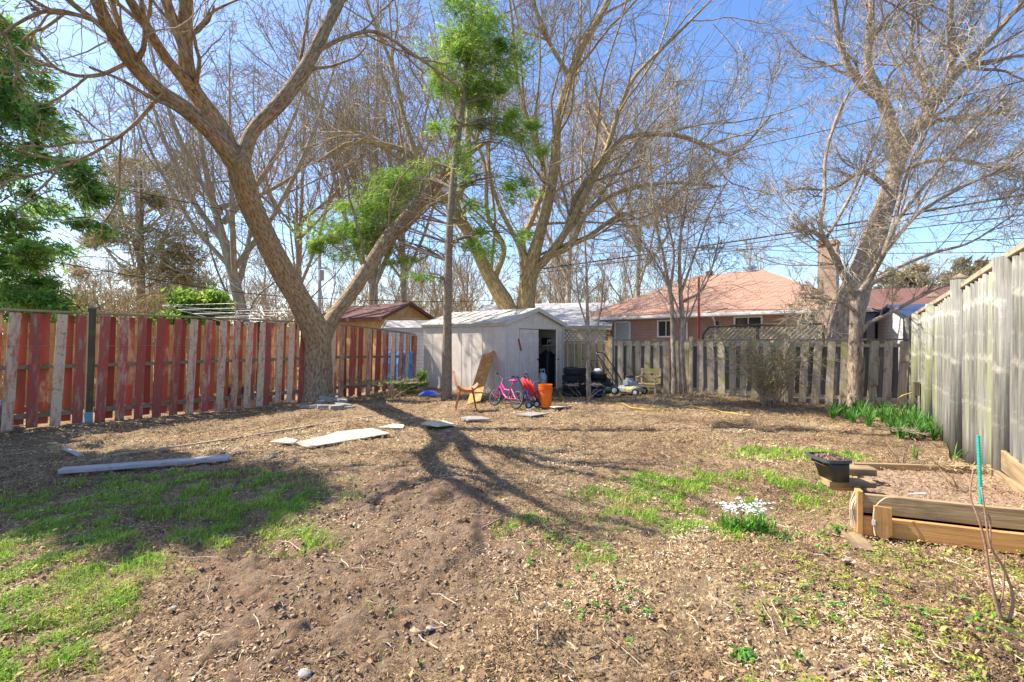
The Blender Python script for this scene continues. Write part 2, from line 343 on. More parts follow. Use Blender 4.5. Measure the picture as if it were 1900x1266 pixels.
def brickmat(name, c1, c2, mortar, bw=.21, rh=.075, ms=.01, rough=.9):
    g = NG(name); bc = g.attr('bc').outputs['Vector']; b = g.n('TexBrick'); g.l(bc, b.inputs[0])
    b.inputs['Color1'].default_value = (*c1, 1); b.inputs['Color2'].default_value = (*c2, 1); b.inputs['Mortar'].default_value = (*mortar, 1)
    b.inputs['Scale'].default_value = 1; b.inputs['Brick Width'].default_value = bw; b.inputs['Row Height'].default_value = rh; b.inputs['Mortar Size'].default_value = ms
    n = g.noise(bc, 3, 4); col = g.mix(g.mr(n, .3, .7, .0, .5), b.outputs[0], tuple(q * .62 for q in c1))
    g.l(col, g.b.inputs['Base Color']); g.b.inputs['Roughness'].default_value = rough; g.bump(b.outputs['Fac'], -.4, .01); return g.m
M['brick'] = brickmat('pink brown brick', (.42, .23, .17), (.33, .18, .14), (.42, .36, .32))
M['brick2'] = brickmat('tan chimney brick', (.56, .38, .27), (.46, .30, .21), (.48, .40, .33))
M['shingle'] = brickmat('salmon shingles', (.50, .29, .20), (.38, .21, .145), (.16, .09, .065), .35, .16, .022)
M['shingle2'] = brickmat('red brown shingles', (.20, .095, .07), (.15, .07, .055), (.12, .045, .04), .35, .14, .012)
M['shingle3'] = brickmat('pale grey shingles', (.55, .52, .50), (.46, .44, .42), (.34, .32, .31), .35, .14, .012)
M['siding'] = brickmat('white siding', (.72, .72, .72), (.70, .70, .71), (.45, .45, .47), 9, .12, .008)
g = NG('litter pieces'); rn = g.attr('rnd').outputs['Fac']; cr = g.n('ValToRGB'); g.l(rn, cr.inputs[0]); e = cr.color_ramp.elements
e[0].position = 0; e[0].color = (.09, .055, .03, 1); e[1].position = 1; e[1].color = (.76, .66, .46, 1)
for p, c in ((.3, (.15, .09, .045)), (.58, (.33, .205, .10)), (.82, (.54, .37, .185)), (.94, (.68, .52, .30))):
    q = e.new(p); q.color = (*c, 1)
g.l(cr.outputs[0], g.b.inputs['Base Color']); g.b.inputs['Roughness'].default_value = .85; M['litter'] = g.m
# ================================================================ GROUND
def ground():
    rows = 620; cols = 760
    t = np.linspace(0, 1, rows); y = -4 + 1.0 * ((np.exp(t * 5.6) - 1) / (math.exp(5.6) - 1) * 900)
    # rows: fine between 1.5 m and 16 m, coarse beyond
    y = np.concatenate([np.linspace(-4, 1.5, 20)[:-1], 1.5 + (np.exp(np.linspace(0, 1, 520) * 2.1) - 1) / (math.exp(2.1) - 1) * 16.0, 17.5 + (np.exp(np.linspace(0, 1, 60)[1:] * 5) - 1) / (math.exp(5) - 1) * 1400])
    u = np.linspace(-1, 1, cols); u = u * (0.75 + .25 * u * u)
    wdt = 6 + np.abs(y - 1) * 1.5
    X = u[None] * wdt[:, None]; Y = np.repeat(y[:, None], cols, 1)
    near = sstep(15, 6, Y); sm = soil_mask(X, Y)
    Zz = gh(X, Y)
    cl = np.abs(fbm(X * 14, Y * 14, 41, 3) - .5) * 2
    Zz = Zz + near * (fbm(X * 22, Y * 22, 51, 2) - .5) * .035 + sstep(16, 10, Y) * (fbm(X * 8, Y * 8, 55, 3) - .5) * .045 + sm * near * (.075 * (fbm(X * 9, Y * 9, 61, 3) - .45) + .03 * (.5 - cl)) - .012
    gm = green_mask(X, Y)
    R_ = len(y); V = np.stack([X, Y, Zz], -1).reshape(-1, 3)
    i = np.arange(R_ - 1)[:, None] * cols + np.arange(cols - 1)[None]
    Fq = np.stack([i, i + 1, i + cols + 1, i + cols], -1).reshape(-1, 4)
    b = MB(); b.add(V, Fq, V, 0.5)
    gr = NG('leaf strewn earth'); gr_bc = gr.attr('bc').outputs['Vector']
    fine = gr.noise(gr_bc, 55, 6, .75, (1, 1, 1), .6); mid = gr.noise(gr_bc, 9, 5, .65); big = gr.noise(gr_bc, 1.1, 4, .6)
    str1 = gr.noise(gr_bc, 38, 4, .7, (1, .25, 1), 2.0); str2 = gr.noise(gr_bc, 38, 4, .7, (.25, 1, 1), 2.0)
    lit = gr.mix(gr.mr(fine, .40, .62), (.12, .072, .038), (.60, .42, .225)); lit = gr.mix(gr.mr(str1, .58, .66), lit, (.62, .49, .34)); lit = gr.mix(gr.mr(str2, .6, .68), lit, (.56, .40, .29))
    lit = gr.mix(gr.mr(mid, .38, .55, .7, 0), lit, (.12, .075, .05)); lit = gr.mix(gr.mr(big, .45, .65, 0, .3), lit, (.44, .33, .20))
    soil = gr.mix(gr.mr(fine, .35, .65), (.12, .072, .042), (.34, .22, .13)); soil = gr.mix(gr.mr(mid, .4, .65, 0, .5), soil, (.38, .28, .2))
    col = gr.mix(gr.attr('soil').outputs['Fac'], lit, soil)
    grn = gr.mix(gr.mr(fine, .35, .65), (.10, .15, .03), (.34, .33, .10)); col = gr.mix(gr.math('MULTIPLY', gr.attr('green').outputs['Fac'], .75), col, grn)
    gr.l(col, gr.b.inputs['Base Color']); gr.b.inputs['Roughness'].default_value = 1; gr.b.inputs['Specular IOR Level'].default_value = .1
    gr.bump(gr.math('ADD', fine, gr.math('MULTIPLY', str1, .7)), .9, .03)
    o = b.build('ground', gr.m, smooth=True); kind(o, 'structure')
    for nm, arr in (('soil', sm), ('green', gm)):
        a = o.data.attributes.new(nm, 'FLOAT', 'POINT'); a.data.foreach_set('value', arr.astype(np.float32).ravel())
ground()

def scatter(rng, n, y0=1.6, y1=16, p=1.0):
    """ground points, denser near the viewer"""
    t = rng.rand(n); y = y0 * (y1 / y0) ** (t ** p); x = (rng.rand(n) * 2 - 1) * (1.15 * y + .8)
    return x, y
def leaves(b, x, y, z, L, Wd, rng, pitch=.35, rnd=None, curl=.3):
    """small bent leaf pieces: two quads each"""
    n = len(x); th = rng.rand(n) * 2 * math.pi; pt = (rng.rand(n) - .5) * 2 * pitch; rl = (rng.rand(n) - .5) * 2 * pitch
    d = np.stack([np.cos(th) * np.cos(pt), np.sin(th) * np.cos(pt), np.sin(pt)], -1)
    s = np.stack([-np.sin(th) * np.cos(rl), np.cos(th) * np.cos(rl), np.sin(rl)], -1)
    nn = np.cross(d, s); c = np.stack([x, y, z], -1); L = L[:, None]; Wd = Wd[:, None]
    cu = (rng.rand(n)[:, None] * curl) * L
    V = np.stack([c - d * L / 2 - s * Wd * .2, c - d * L / 2 + s * Wd * .2, c - s * Wd / 2 + nn * cu, c + s * Wd / 2 + nn * cu, c + d * L / 2 - s * Wd * .15, c + d * L / 2 + s * Wd * .15], 1)
    f = (np.arange(n)[:, None, None] * 6 + np.array([[0, 1, 3, 2], [2, 3, 5, 4]])[None]).reshape(-1, 4)
    if rnd is None: rnd = rng.rand(n)
    b.add(V.reshape(-1, 3), f, V.reshape(-1, 3), np.repeat(rnd, 2))
rng = np.random.RandomState(3)
def in_yard(x, y):       # inside the three fences and outside shed and bed
    lf = (x + 8.19) * .82 - (y - 8.33) * .57 > .12
    rf = (x - 5.6) * .83 - (y - 5.84) * .558 < -.12
    bf = (x - 8.95) * .56 + (y - 10.85) * .83 < -.05
    return lf & rf & bf
x, y = scatter(rng, 420000, 1.7, 16, .78); k = in_yard(x, y); x, y = x[k], y[k]
sm = soil_mask(x, y); k = rng.rand(len(x)) > sm * .72; x, y, sm = x[k], y[k], sm[k]
dens = fbm(x * 2.2, y * 2.2, 77); k = rng.rand(len(x)) < .22 + 1.1 * sstep(.38, .62, dens); x, y = x[k], y[k]
sc = .75 * np.maximum(.9, (y / 4.5) ** .65); n = len(x); st = rng.rand(n) < .5
L = np.where(st, .02 + .055 * rng.rand(n), .010 + .04 * rng.rand(n) ** 2) * sc; Wd = np.where(st, .003 + .003 * rng.rand(n), .007 + .016 * rng.rand(n) ** 1.5) * sc
b = MB(); pal = np.clip((fbm(x * 1.3, y * 1.3, 88) - .5) * 1.3 + rng.rand(n) * .8 + .02, 0, 1)
leaves(b, x, y, gh(x, y) + .004 + .012 * rng.rand(n), L, Wd, rng, .5, pal)
x, y = scatter(rng, 3800, 1.7, 9, .9); k = in_yard(x, y) & (rng.rand(3800) > .7 * soil_mask(x, y)); x, y = x[k], y[k]; n = len(x)
leaves(b, x, y, gh(x, y) + .014 + .012 * rng.rand(n), .022 + .03 * rng.rand(n), .012 + .016 * rng.rand(n), rng, .7, np.clip(.25 + .5 * rng.rand(n), 0, 1), .5)
kind(tag(b.build('leaf_litter', M['litter']), 'dry brown leaves and straw scattered all over the yard earth', 'leaf litter'), 'stuff')

def blades(b, x, y, z, h, w, rng, lean=.5, rnd=None):
    n = len(x); th = rng.rand(n) * 2 * math.pi; ln = rng.rand(n) * lean
    d = np.stack([np.cos(th), np.sin(th), 0 * th], -1); s = np.stack([-np.sin(th + rng.rand(n)), np.cos(th), 0 * th], -1)
    c = np.stack([x, y, z], -1); h = h[:, None]; w = w[:, None]; ln = ln[:, None]; up = A(0, 0, 1)
    m = c + up * h * .55 + d * h * ln * .3; t = c + up * h * (1 - ln * .3) + d * h * ln
    V = np.stack([c - s * w / 2, c + s * w / 2, m - s * w / 2.4, m + s * w / 2.4, t], 1)
    f = (np.arange(n)[:, None, None] * 5 + np.array([[0, 1, 3, 2], [2, 3, 4, 4]])[None]).reshape(-1, 4)
    if rnd is None: rnd = rng.rand(n)
    b.add(V.reshape(-1, 3), f, V.reshape(-1, 3), np.repeat(rnd, 2))
x, y = scatter(rng, 420000, 1.7, 9, .8); gm = green_mask(x, y); k = in_yard(x, y) & (rng.rand(len(x)) < gm * 1.1); x, y = x[k], y[k]; n = len(x)
b = MB(); sc = np.maximum(.8, y / 5); k = rng.rand(n) < .97; x, y, sc = x[k], y[k], sc[k]; n = len(x); blades(b, x, y, gh(x, y) - .01, (.028 + .05 * rng.rand(n)) * sc ** .5, (.004 + .003 * rng.rand(n)) * sc, rng, 1.1)
x, y = scatter(rng, 9000, 1.8, 14, .9); k = in_yard(x, y) & (fbm(x * 3, y * 3, 93) > .56); x, y = x[k], y[k]; n = len(x)
blades(b, x, y, gh(x, y) - .01, .03 + .03 * rng.rand(n), np.maximum(.004, .001 * y), rng, .9)
kind(tag(b.build('grass', M['grass']), 'patchy bright green spring grass growing through the leaf litter', 'grass'), 'stuff')
# ground cover, lower right
x = rng.rand(1500) * 3.4 + .9; y = 1.7 + rng.rand(1500) * 2.4; px = 950 + x / y * 900; py = 633 + 1350 / y
cl = fbm(x * 3, y * 3, 140); k = (cl + .25 * rng.rand(1500) + (px - 1600) / 1500 > .62) & (py > 985) & (px > 1350) & in_yard(x, y); x, y = x[k], y[k]
b = MB()
for cx, cy in zip(x, y):
    m = 9; a = rng.rand(m) * 6.28; r = rng.rand(m) * .03
    xx = cx + np.cos(a) * r; yy = cy + np.sin(a) * r; leaves(b, xx, yy, gh(xx, yy) + .012 + rng.rand(m) * .022, .014 + rng.rand(m) * .016, .006 + rng.rand(m) * .006, rng, .5)
kind(tag(b.build('ground_cover', M['cover']), 'low yellow green ground cover plants in front of the raised bed', 'ground cover'), 'stuff')
# darker ivy like leaves in the middle foreground
x = rng.rand(420) * 2.6 + .1; y = 1.75 + rng.rand(420) * 2.2; k = (fbm(x * 2.2, y * 2.2, 160) > .56) & in_yard(x, y); x, y = x[k], y[k]
b = MB()
for cx, cy in zip(x, y):
    m = 5; a = rng.rand(m) * 6.28; r = rng.rand(m) * .025
    xx = cx + np.cos(a) * r; yy = cy + np.sin(a) * r; leaves(b, xx, yy, gh(xx, yy) + .01 + rng.rand(m) * .025, .018 + rng.rand(m) * .014, .012 + rng.rand(m) * .008, rng, .4)
kind(tag(b.build('weeds', M['leafy']), 'small dark green weeds sprouting among the dead leaves', 'weeds'), 'stuff')
# pebbles and clods in the worked soil
x, y = scatter(rng, 14000, 1.8, 7, 1); sm = soil_mask(x, y); k = rng.rand(len(x)) < sm; x, y = x[k], y[k]
b = MB(); ico = []
for i in range(len(x)):
    s = (.004 + .009 * rng.rand() ** 3) * (1 + y[i] / 6); V = []
    for (a, c, e) in ((1, 0, 0), (0, 1, 0), (-1, 0, 0), (0, -1, 0), (0, 0, 1), (0, 0, -1)):
        q = s * (.7 + .6 * rng.rand()); V.append((x[i] + a * q + (rng.rand() - .5) * s * .5, y[i] + c * q, float(gh(x[i], y[i])) + .01 + e * q * .7))
    ico.append(V)
ico = np.array(ico); f = np.array([(0, 1, 4, 4), (1, 2, 4, 4), (2, 3, 4, 4), (3, 0, 4, 4), (1, 0, 5, 5), (2, 1, 5, 5), (3, 2, 5, 5), (0, 3, 5, 5)])
ff = (np.arange(len(ico))[:, None, None] * 6 + f[None]).reshape(-1, 4); b.add(ico.reshape(-1, 3), ff, None, np.repeat(rng.rand(len(ico)), 8))
kind(tag(b.build('soil_clods', M['soilm'], smooth=True), 'brown clods of freshly turned soil in the middle of the yard', 'soil clods'), 'stuff')

# fallen twigs
x, y = scatter(rng, 900, 2, 14, .9); k = in_yard(x, y); x, y = x[k], y[k]; n = len(x); th = rng.rand(n) * 6.28; L = (.06 + .22 * rng.rand(n) ** 2) ; P = np.zeros((n, 4, 3)); sc = np.maximum(1, y / 6)
P[:, 0, 0] = x; P[:, 0, 1] = y
for q in range(1, 4):
    th = th + rng.randn(n) * .35; P[:, q, 0] = P[:, q - 1, 0] + np.cos(th) * L / 3 * sc; P[:, q, 1] = P[:, q - 1, 1] + np.sin(th) * L / 3 * sc
P[:, :, 2] = gh(P[:, :, 0], P[:, :, 1]) + .008 + .012 * rng.rand(n, 4)
b = MB(); b.tubes(P, np.repeat((.0018 + .0025 * rng.rand(n))[:, None] * sc[:, None], 4, 1), 4); kind(tag(b.build('fallen_twigs', M['strip']), 'small fallen twigs scattered over the dead leaves', 'twigs'), 'stuff')

# ================================================================ FENCES
LD = A(.57, .82, 0) / np.hypot(.57, .82); L0 = A(-8.19, 8.33, 0)      # left fence line
BD = A(-.83, .56, 0) / np.hypot(.83, .56); B0 = A(8.95, 10.85, 0)     # back fence line, from the right corner leftwards
RD = A(.558, .83, 0); R0 = A(5.6, 5.84, 0)                            # right fence line
UP = A(0, 0, 1)
def left_fence():
    t = thing('wooden_fence', 'leaning red painted board fence with peeling paint along the left side', 'fence', L0)
    n = A(LD[1], -LD[0], 0)
    def top(s): return float(np.interp(s, [-3, 6, 8.9], [2.02, 1.97, 1.70]))
    def P(s, z=0): p = L0 + LD * s; return A(p[0], p[1], z)
    s0, s1 = -3.4, 8.85; pr = random.Random(5); bays = [(-3.4, .62), (.78, 3.9), (3.9, 6.3), (6.3, 8.85)]
    for a, c in bays:
        fb = MB(); bb = MB(); s = a + .08
        while s < c - .06:
            ln = (pr.random() - .5) * .05 + .085; z0 = float(gh(*P(s)[:2])) - .04 + pr.random() * .05; tp = top(s) - .03
            p = P(s) + n * .045; p[2] = z0; q = P(s - ln) + n * .045 if 0 else P(s + ln) + n * .045; q[2] = tp
            fb.rng = pr; fb.beam(p, q, .14 + pr.random() * .015, .022, side=LD, seg=3, jit=.008)
            s2 = s + .155
            if s2 < c - .04:
                z0 = float(gh(*P(s2)[:2])) + .05; p = P(s2) - n * .045; p[2] = z0; q = P(s2 + ln * .6) - n * .045; q[2] = tp - .01
                bb.rng = pr; bb.beam(p, q, .115 + pr.random() * .02, .022, side=LD, seg=3, jit=.008)
            s += .297
        fb.build('board_panel', M['redwood'], t); bb.build('board_panel', M['redback'], t)
        for zz, hh in ((.22, .09), (1.05, .07)):
            r = MB(); r.beam(P(a, zz), P(c, zz if c < 8 else zz - .05), .045, hh, side=n, seg=3, jit=.01); r.build('rail', M['capwood'], t)
        cp = MB(); cp.beam(P(a, top(a) + .012), P(c, top(c) + .012), .15, .035, side=n, seg=4, jit=.008); cp.build('cap_rail', M['capwood'], t)
    pp = G(221, 780); s = .70
    p = P(s) + n * .02; b = MB(); b.beam(p - UP * .1, p + LD * .06 + UP * 2.10, .105, .105, side=LD, seg=3, jit=.004); o = b.build('post', M['darkpost'], t)
    b = MB(); b.box(p + LD * .06 + UP * 2.115, .15, .15, .035, math.atan2(LD[1], LD[0])); b.build('post_cap', M['capwood'], o)
    b = MB(); b.box(p + UP * .10, .118, .118, .2, math.atan2(LD[1], LD[0])); b.build('bracket', M['anchor'], o)
    for s in (-3.4, 3.9, 6.3, 8.9):
        b = MB(); q = P(s) - n * .12; b.beam(q - UP * .1, q + UP * (top(s) - .02), .09, .09, side=LD); b.build('post', M['darkpost'], t)
    # thin wire strung along the boards
    b = MB(); b.tube([P(-3, 1.42) + n * .062, P(2, 1.41) + n * .062, P(5.5, 1.38) + n * .062], .003, 5); b.build('wire', M['steel'], t)
left_fence()
def back_fence():
    t = thing('wooden_fence', 'long weathered board on board fence across the back of the yard', 'fence', B0)
    n = A(-BD[1], BD[0], 0);  n = n if n[1] < 0 else -n
    def P(s, z=0): p = B0 + BD * s; return A(p[0], p[1], z)
    pr = random.Random(9); posts = [0.0, 2.45, 4.75, 7.1]
    for a, c in zip(posts[:-1], posts[1:]):
        fb = MB(); bb = MB(); fb.rng = pr; bb.rng = pr; s = a + .16
        while s < c - .02:
            ln = (pr.random() - .5) * .03 - .03 * (s < 2.5) ; z0 = float(gh(*P(s)[:2])) - .03 + pr.random() * .05
            fb.beam(P(s - ln, z0) + n * .045, P(s + ln, 1.5 + pr.random() * .015) + n * .045, .155 + pr.random() * .015, .022, side=BD, seg=3, jit=.008)
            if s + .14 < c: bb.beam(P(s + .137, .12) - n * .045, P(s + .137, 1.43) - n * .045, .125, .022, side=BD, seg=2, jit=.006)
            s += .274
        fb.build('board_panel', M['fencewood'], t); bb.build('board_panel', M['fenceshade'], t)
        for zz in (.16, 1.40): r = MB(); r.beam(P(a, zz), P(c, zz), .045, .09, side=n, seg=2, jit=.008); r.build('rail', M['fencewood'], t)
        cp = MB(); cp.beam(P(a - .02, 1.535), P(c + .0, 1.535), .14, .035, side=n, seg=3, jit=.008); cp.build('cap_rail', M['capwood'], t)
    for s in posts:
        b = MB(); b.beam(P(s, -.1) + n * .075, P(s, 1.62) + n * .075, .09, .09, side=BD); b.build('post', M['fencewood'], t)
back_fence()
def lattice(b, P, s0, s1, z0, z1, n, step=.09, w=.028):
    H = z1 - z0
    for d in (1, -1):
        k = s0 - H
        while k < s1 + H:
            a = k; c = k + H; za, zc = (z0, z1) if d > 0 else (z1, z0)
            # clip
            if a < s0: za += (zc - za) * (s0 - a) / (c - a); a = s0
            if c > s1: zc -= (zc - za) * (c - s1) / (c - a); c = s1
            if c - a > .03: b.beam(P(a, za) + n * .006 * d, P(c, zc) + n * .006 * d, w, .008, side=UP)
            k += step
def yellow_fence():
    p0 = B0 + BD * 7.12
    t = thing('lattice_fence', 'yellowish board fence topped with diagonal lattice beside the shed', 'fence', p0)
    n = A(-BD[1], BD[0], 0);  n = n if n[1] < 0 else -n
    def P(s, z=0): p = p0 + BD * s; return A(p[0], p[1], z)
    pr = random.Random(19); fb = MB(); bb = MB(); fb.rng = pr; s = .12; e = 5.2
    while s < e:
        fb.beam(P(s, 0) + n * .045, P(s, 1.44) + n * .045, .14, .022, side=BD, seg=2, jit=.006); bb.beam(P(s + .12, .05) - n * .045, P(s + .12, 1.42) - n * .045, .135, .022, side=BD); s += .24
    fb.build('board_panel', M['newwood'], t); bb.build('board_panel', M['fencewood'], t)
    b = MB(); b.beam(P(0, 1.475), P(e, 1.475), .1, .05, side=n, seg=3, jit=.005); b.beam(P(0, .2), P(e, .2), .05, .09, side=n); b.build('rail', M['newwood'], t)
    b = MB(); b.beam(P(0, 1.86), P(e, 1.86), .09, .045, side=n, seg=3, jit=.005); b.build('cap_rail', M['newwood'], t)
    b = MB(); lattice(b, P, .05, e, 1.50, 1.84, A(*n), .15, .032); b.build('lattice', M['newwood'], t)
    for s in (0.03, 2.6, 5.2):
        b = MB(); b.beam(P(s, 0) + n * .06, P(s, 1.66 if s < 1 else 1.9) + n * .06, .09, .09, side=BD); b.build('post', M['newwood'], t)
yellow_fence()
def right_fence():
    t = thing('log_fence', 'tall fence of upright silvery half round logs on the right', 'fence', R0)
    n = A(-RD[1], RD[0], 0)       # into the yard
    def P(s, z=0): p = R0 + RD * s; return A(p[0], p[1], z)
    def top(s): return float(np.interp(s, [-4.5, -2, 1, 6.1], [2.36, 2.30, 2.16, 2.0]))
    pr = random.Random(3); posts = [-4.4, -1.55, .55, 2.75, 4.6, 6.15]
    for a, c in zip(posts[:-1], posts[1:]):
        b = MB(); b.rng = pr; s = a + .13
        while s < c - .05:
            r = .080 + pr.random() * .026; z0 = float(gh(*P(s)[:2])) - .05
            j1, j2 = (pr.random() - .5) * .03, (pr.random() - .5) * .03
            pts = [P(s + j1, z0) + n * .0, P(s + (j1 + j2) / 2, 1.0) + n * (pr.random() * .012), P(s + j2, top(s) - .05 + pr.random() * .05)]
            b.tube([pts[0], (pts[0] + pts[1]) / 2, pts[1], (pts[1] + pts[2]) / 2, pts[2]], [r * 1.04, r, r * .98, r * .97, r * .93], 12, flat=.85)
            s += .222
        b.build('log_panel', M['logwood'], t, smooth=True)
        b = MB(); b.beam(P(a, top(a) + .03) + n * .02, P(c, top(c) + .03) + n * .02, .13, .07, side=n, seg=3, jit=.01)
        b.build('cap_rail', M['fencewood'], t)
        b = MB(); b.beam(P(a, .5) - n * .13, P(c, .5) - n * .13, .05, .09, side=n); b.beam(P(a, 1.7) - n * .13, P(c, 1.7) - n * .13, .05, .09, side=n); b.build('rail', M['fencewood'], t)
    for s in posts:
        b = MB(); b.rng = pr; b.tube([P(s, -.1) + n * .07, P(s, 1.2) + n * .07, P(s, top(s) + .02 + (.1 if s == .55 else 0)) + n * .07], [.105, .10, .095], 12); o = b.build('post', M['logwood'], t, smooth=True)
        if s in (.55, 2.75):
            b = MB(); c = P(s, top(s) + .14) + n * .07; b.lathe([(0, .07), (.10, .01), (.10, -.01), (0, -.012)], c, sides=4); b.build('post_cap', M['barkC'], o)
    return P, n
RP, RN = right_fence()
# outlet box on the log fence
c = RP(4.15, .58) + RN * .14; b = MB(); b.box(c, .16, .08, .26, math.atan2(RD[1], RD[0])); t = thing('outlet_box', 'small brown electrical box fixed low on the log fence', 'outlet box', c)
b.build('housing', M['darkpost'], t); b = MB(); b.tube([c - UP * .13, c - UP * .35, c - UP * .6], .012, 6); b.build('conduit', M['darkpost'], t)
# neighbour's orange fence seen through the red one
def orange_fence():
    p0 = A(-13.5, 9.6, 0); d = N(A(.80, .6, 0)); t = thing('cedar_fence', 'orange cedar fence of the neighbour glimpsed behind the red fence', 'fence', p0)
    def P(s, z=0): p = p0 + d * s; return A(p[0], p[1], z)
    n = A(d[1], -d[0], 0); b = MB(); s = 0
    while s < 8.6: b.beam(P(s, .03), P(s, 1.93), .135, .02, side=d); s += .145
    b.build('board_panel', M['orangewood'], t); b = MB()
    for z in (.4, 1.6): b.beam(P(0, z) + n * .03, P(8.6, z) + n * .03, .04, .09, side=n)
    b.build('rail', M['orangewood'], t)
    for s in (0, 2.9, 5.7, 8.6):
        b = MB(); b.beam(P(s) + n * .07, P(s, 1.98) + n * .07, .1, .1, side=d); b.build('post', M['orangewood'], t)
orange_fence()

# ================================================================ SHED
SL, SC, SR = A(-2.84, 15.6, 0), A(-.19, 13.4, 0), A(1.63, 15.6, 0)
sw = N(SC - SL); sg = N(SR - SC); LW = np.linalg.norm(SC - SL); GW = np.linalg.norm(SR - SC); SB = SL + sg * GW
nS = -sg; nG = sw       # outward normals: long side, gable
def wall(b, o, u, Wd, H, holes=(), th=.04, nrm=None):
    us = sorted({0, Wd, *[h[0] for h in holes], *[h[1] for h in holes]}); vs = sorted({0, H, *[h[2] for h in holes], *[h[3] for h in holes]})
    o = A(*o); u = A(*u); nrm = A(*nrm)
    for i in range(len(us) - 1):
        for j in range(len(vs) - 1):
            cu = (us[i] + us[i + 1]) / 2; cv = (vs[j] + vs[j + 1]) / 2
            if any(h[0] < cu < h[1] and h[2] < cv < h[3] for h in holes): continue
            for off in (0, -th):
                P = [o + u * a + UP * c + nrm * off for a, c in ((us[i], vs[j]), (us[i + 1], vs[j]), (us[i + 1], vs[j + 1]), (us[i], vs[j + 1]))]
                B = [(us[i], vs[j], 0), (us[i + 1], vs[j], 0), (us[i + 1], vs[j + 1], 0), (us[i], vs[j + 1], 0)]
                b.add(P, [(0, 1, 2, 3)] if off == 0 else [(3, 2, 1, 0)], B, .5)
    for h in holes:
        c = [o + u * a + UP * v for a, v in ((h[0], h[2]), (h[1], h[2]), (h[1], h[3]), (h[0], h[3]))]
        for k in range(4): b.quad(c[k], c[(k + 1) % 4], c[(k + 1) % 4] - nrm * th, c[k] - nrm * th, .5)
def shed():
    H = 2.0; PK = 2.42; t = thing('garden_shed', 'pale plastic garden shed with gable roof and one door standing open', 'shed', SC)
    b = MB(); wall(b, SL, sw, LW, H, (), .05, nS); 
    for k in range(1, 8): q = SL + sw * (LW * k / 8); b.beam(q + UP * .03 + nS * .003, q + UP * (H - .06) + nS * .003, .012, .010, side=sw)
    b.beam(SL + UP * .05 + nS * .006, SC + UP * .05 + nS * .006, .08, .012, side=UP)
    b.build('side_wall', M['shedwall'], t)
    d0, d1 = .62, 2.56      # door opening along the gable
    b = MB(); wall(b, SC, sg, GW, H, ((d0, d1, .04, 1.86),), .05, nG)
    mid = SC + sg * GW / 2 + UP * PK; a, c = SC + UP * H, SR + UP * H
    b.prism([a, c, mid], -nG * .05); b.build('front_wall', M['shedwall'], t)
    b = MB(); wall(b, SB, -sg, 0 + GW, H, (), .05, -nG); bm = SB - sg * GW / 2 + UP * PK; b.prism([SB + UP * H, SL + UP * H, bm], nG * .05); b.build('back_wall', M['shedwall'], t)
    b = MB(); wall(b, SR, -sw, LW, H, (), .05, sg); b.build('side_wall', M['shedwall'], t)
    b = MB(); b.slab(SC, SR, SB, SL, .03); b.build('floor_panel', M['grey'], t)
    # roof
    for sd in (-1, 1):
        e = SC if sd < 0 else SR; slope = N((e - (SC + SR) / 2)); ov = .10
        drop = (PK - H) / (GW / 2) * ov
        e0 = e + slope * ov + UP * (H - drop + .03) + nG * .09; r0 = (SC + SR) / 2 + UP * (PK + .03) + nG * .09
        back = -sw * (LW + .18)
        b = MB()
        if sd < 0: b.slab(e0, r0, r0 + back, e0 + back, -.03) if 0 else b.prism([e0, r0, r0 + UP * .035, e0 + UP * .035], back)
        else: b.prism([e0, r0, r0 + UP * .035, e0 + UP * .035], back)
        for k in range(9):
            q = back * (k / 8.0); b.beam(e0 + q + UP * .045, r0 + q + UP * .045, .03, .02, side=sw)
        b.build('roof', M['shedroof'], t)
        b = MB(); b.beam(e0 - UP * .02 + nG * .012, r0 - UP * .02 + nG * .012, .02, .10, side=nG); b.build('fascia', M['shedtrim'], t)
    b = MB(); b.beam(SL + UP * (H - .03) + nS * .03 - sw * .05, SC + UP * (H - .03) + nS * .03 + sw * .05, .05, .09, side=nS, seg=1); b.build('eave_trim', M['shedtrim'], t)
    for p in (SC, SR):
        b = MB(); b.box(p + UP * H / 2 + (nG * .012), .07, .07, H, math.atan2(sg[1], sg[0])); b.build('corner_post', M['shedtrim'], t)
    # closed left door with panels
    b = MB(); m = 1.46; o = SC + sg * (d0 + .005) + nG * .012; w = m - d0 + .05
    b.beam(o + sg * w / 2 + UP * .05, o + sg * w / 2 + UP * 1.84, w, .035, side=sg, off=False)
    for (u0, u1, v0, v1) in ((.08, .33, .15, .75), (.40, .66, .15, .75), (.08, .33, .85, 1.35), (.40, .66, .85, 1.35), (.08, .66, 1.43, 1.72)):
        for (p, q) in (((u0, v0), (u1, v0)), ((u1, v0), (u1, v1)), ((u1, v1), (u0, v1)), ((u0, v1), (u0, v0))):
            b.beam(o + sg * p[0] + UP * p[1] + nG * .02, o + sg * q[0] + UP * q[1] + nG * .02, .03, .018, side=nG)
    dr = b.build('door', M['shedwall'], t); b = MB(); b.ball(o + sg * (w - .06) + UP * .95 + nG * .05, .03, .03, .03); b.tube([o + sg * (w - .06) + UP * .95, o + sg * (w - .06) + UP * .95 + nG * .05], .012); b.build('handle', M['black'], dr)
    # open right door swung outwards
    hg = SC + sg * (d1 - .0) + nG * .03; dd = N(A(-.16, -1, 0)); w = .78; b = MB()
    side = dd; b.beam(hg + dd * w / 2 + UP * .05, hg + dd * w / 2 + UP * 1.84, w, .035, side=side, off=False)
    pn = N(np.cross(UP, dd)); pn = pn if np.dot(pn, sg) < 0 else -pn
    for k in range(6):
        q = hg + dd * (.08 + k * .11) + pn * .02; b.beam(q + UP * .1, q + UP * 1.75, .02, .02, side=dd)
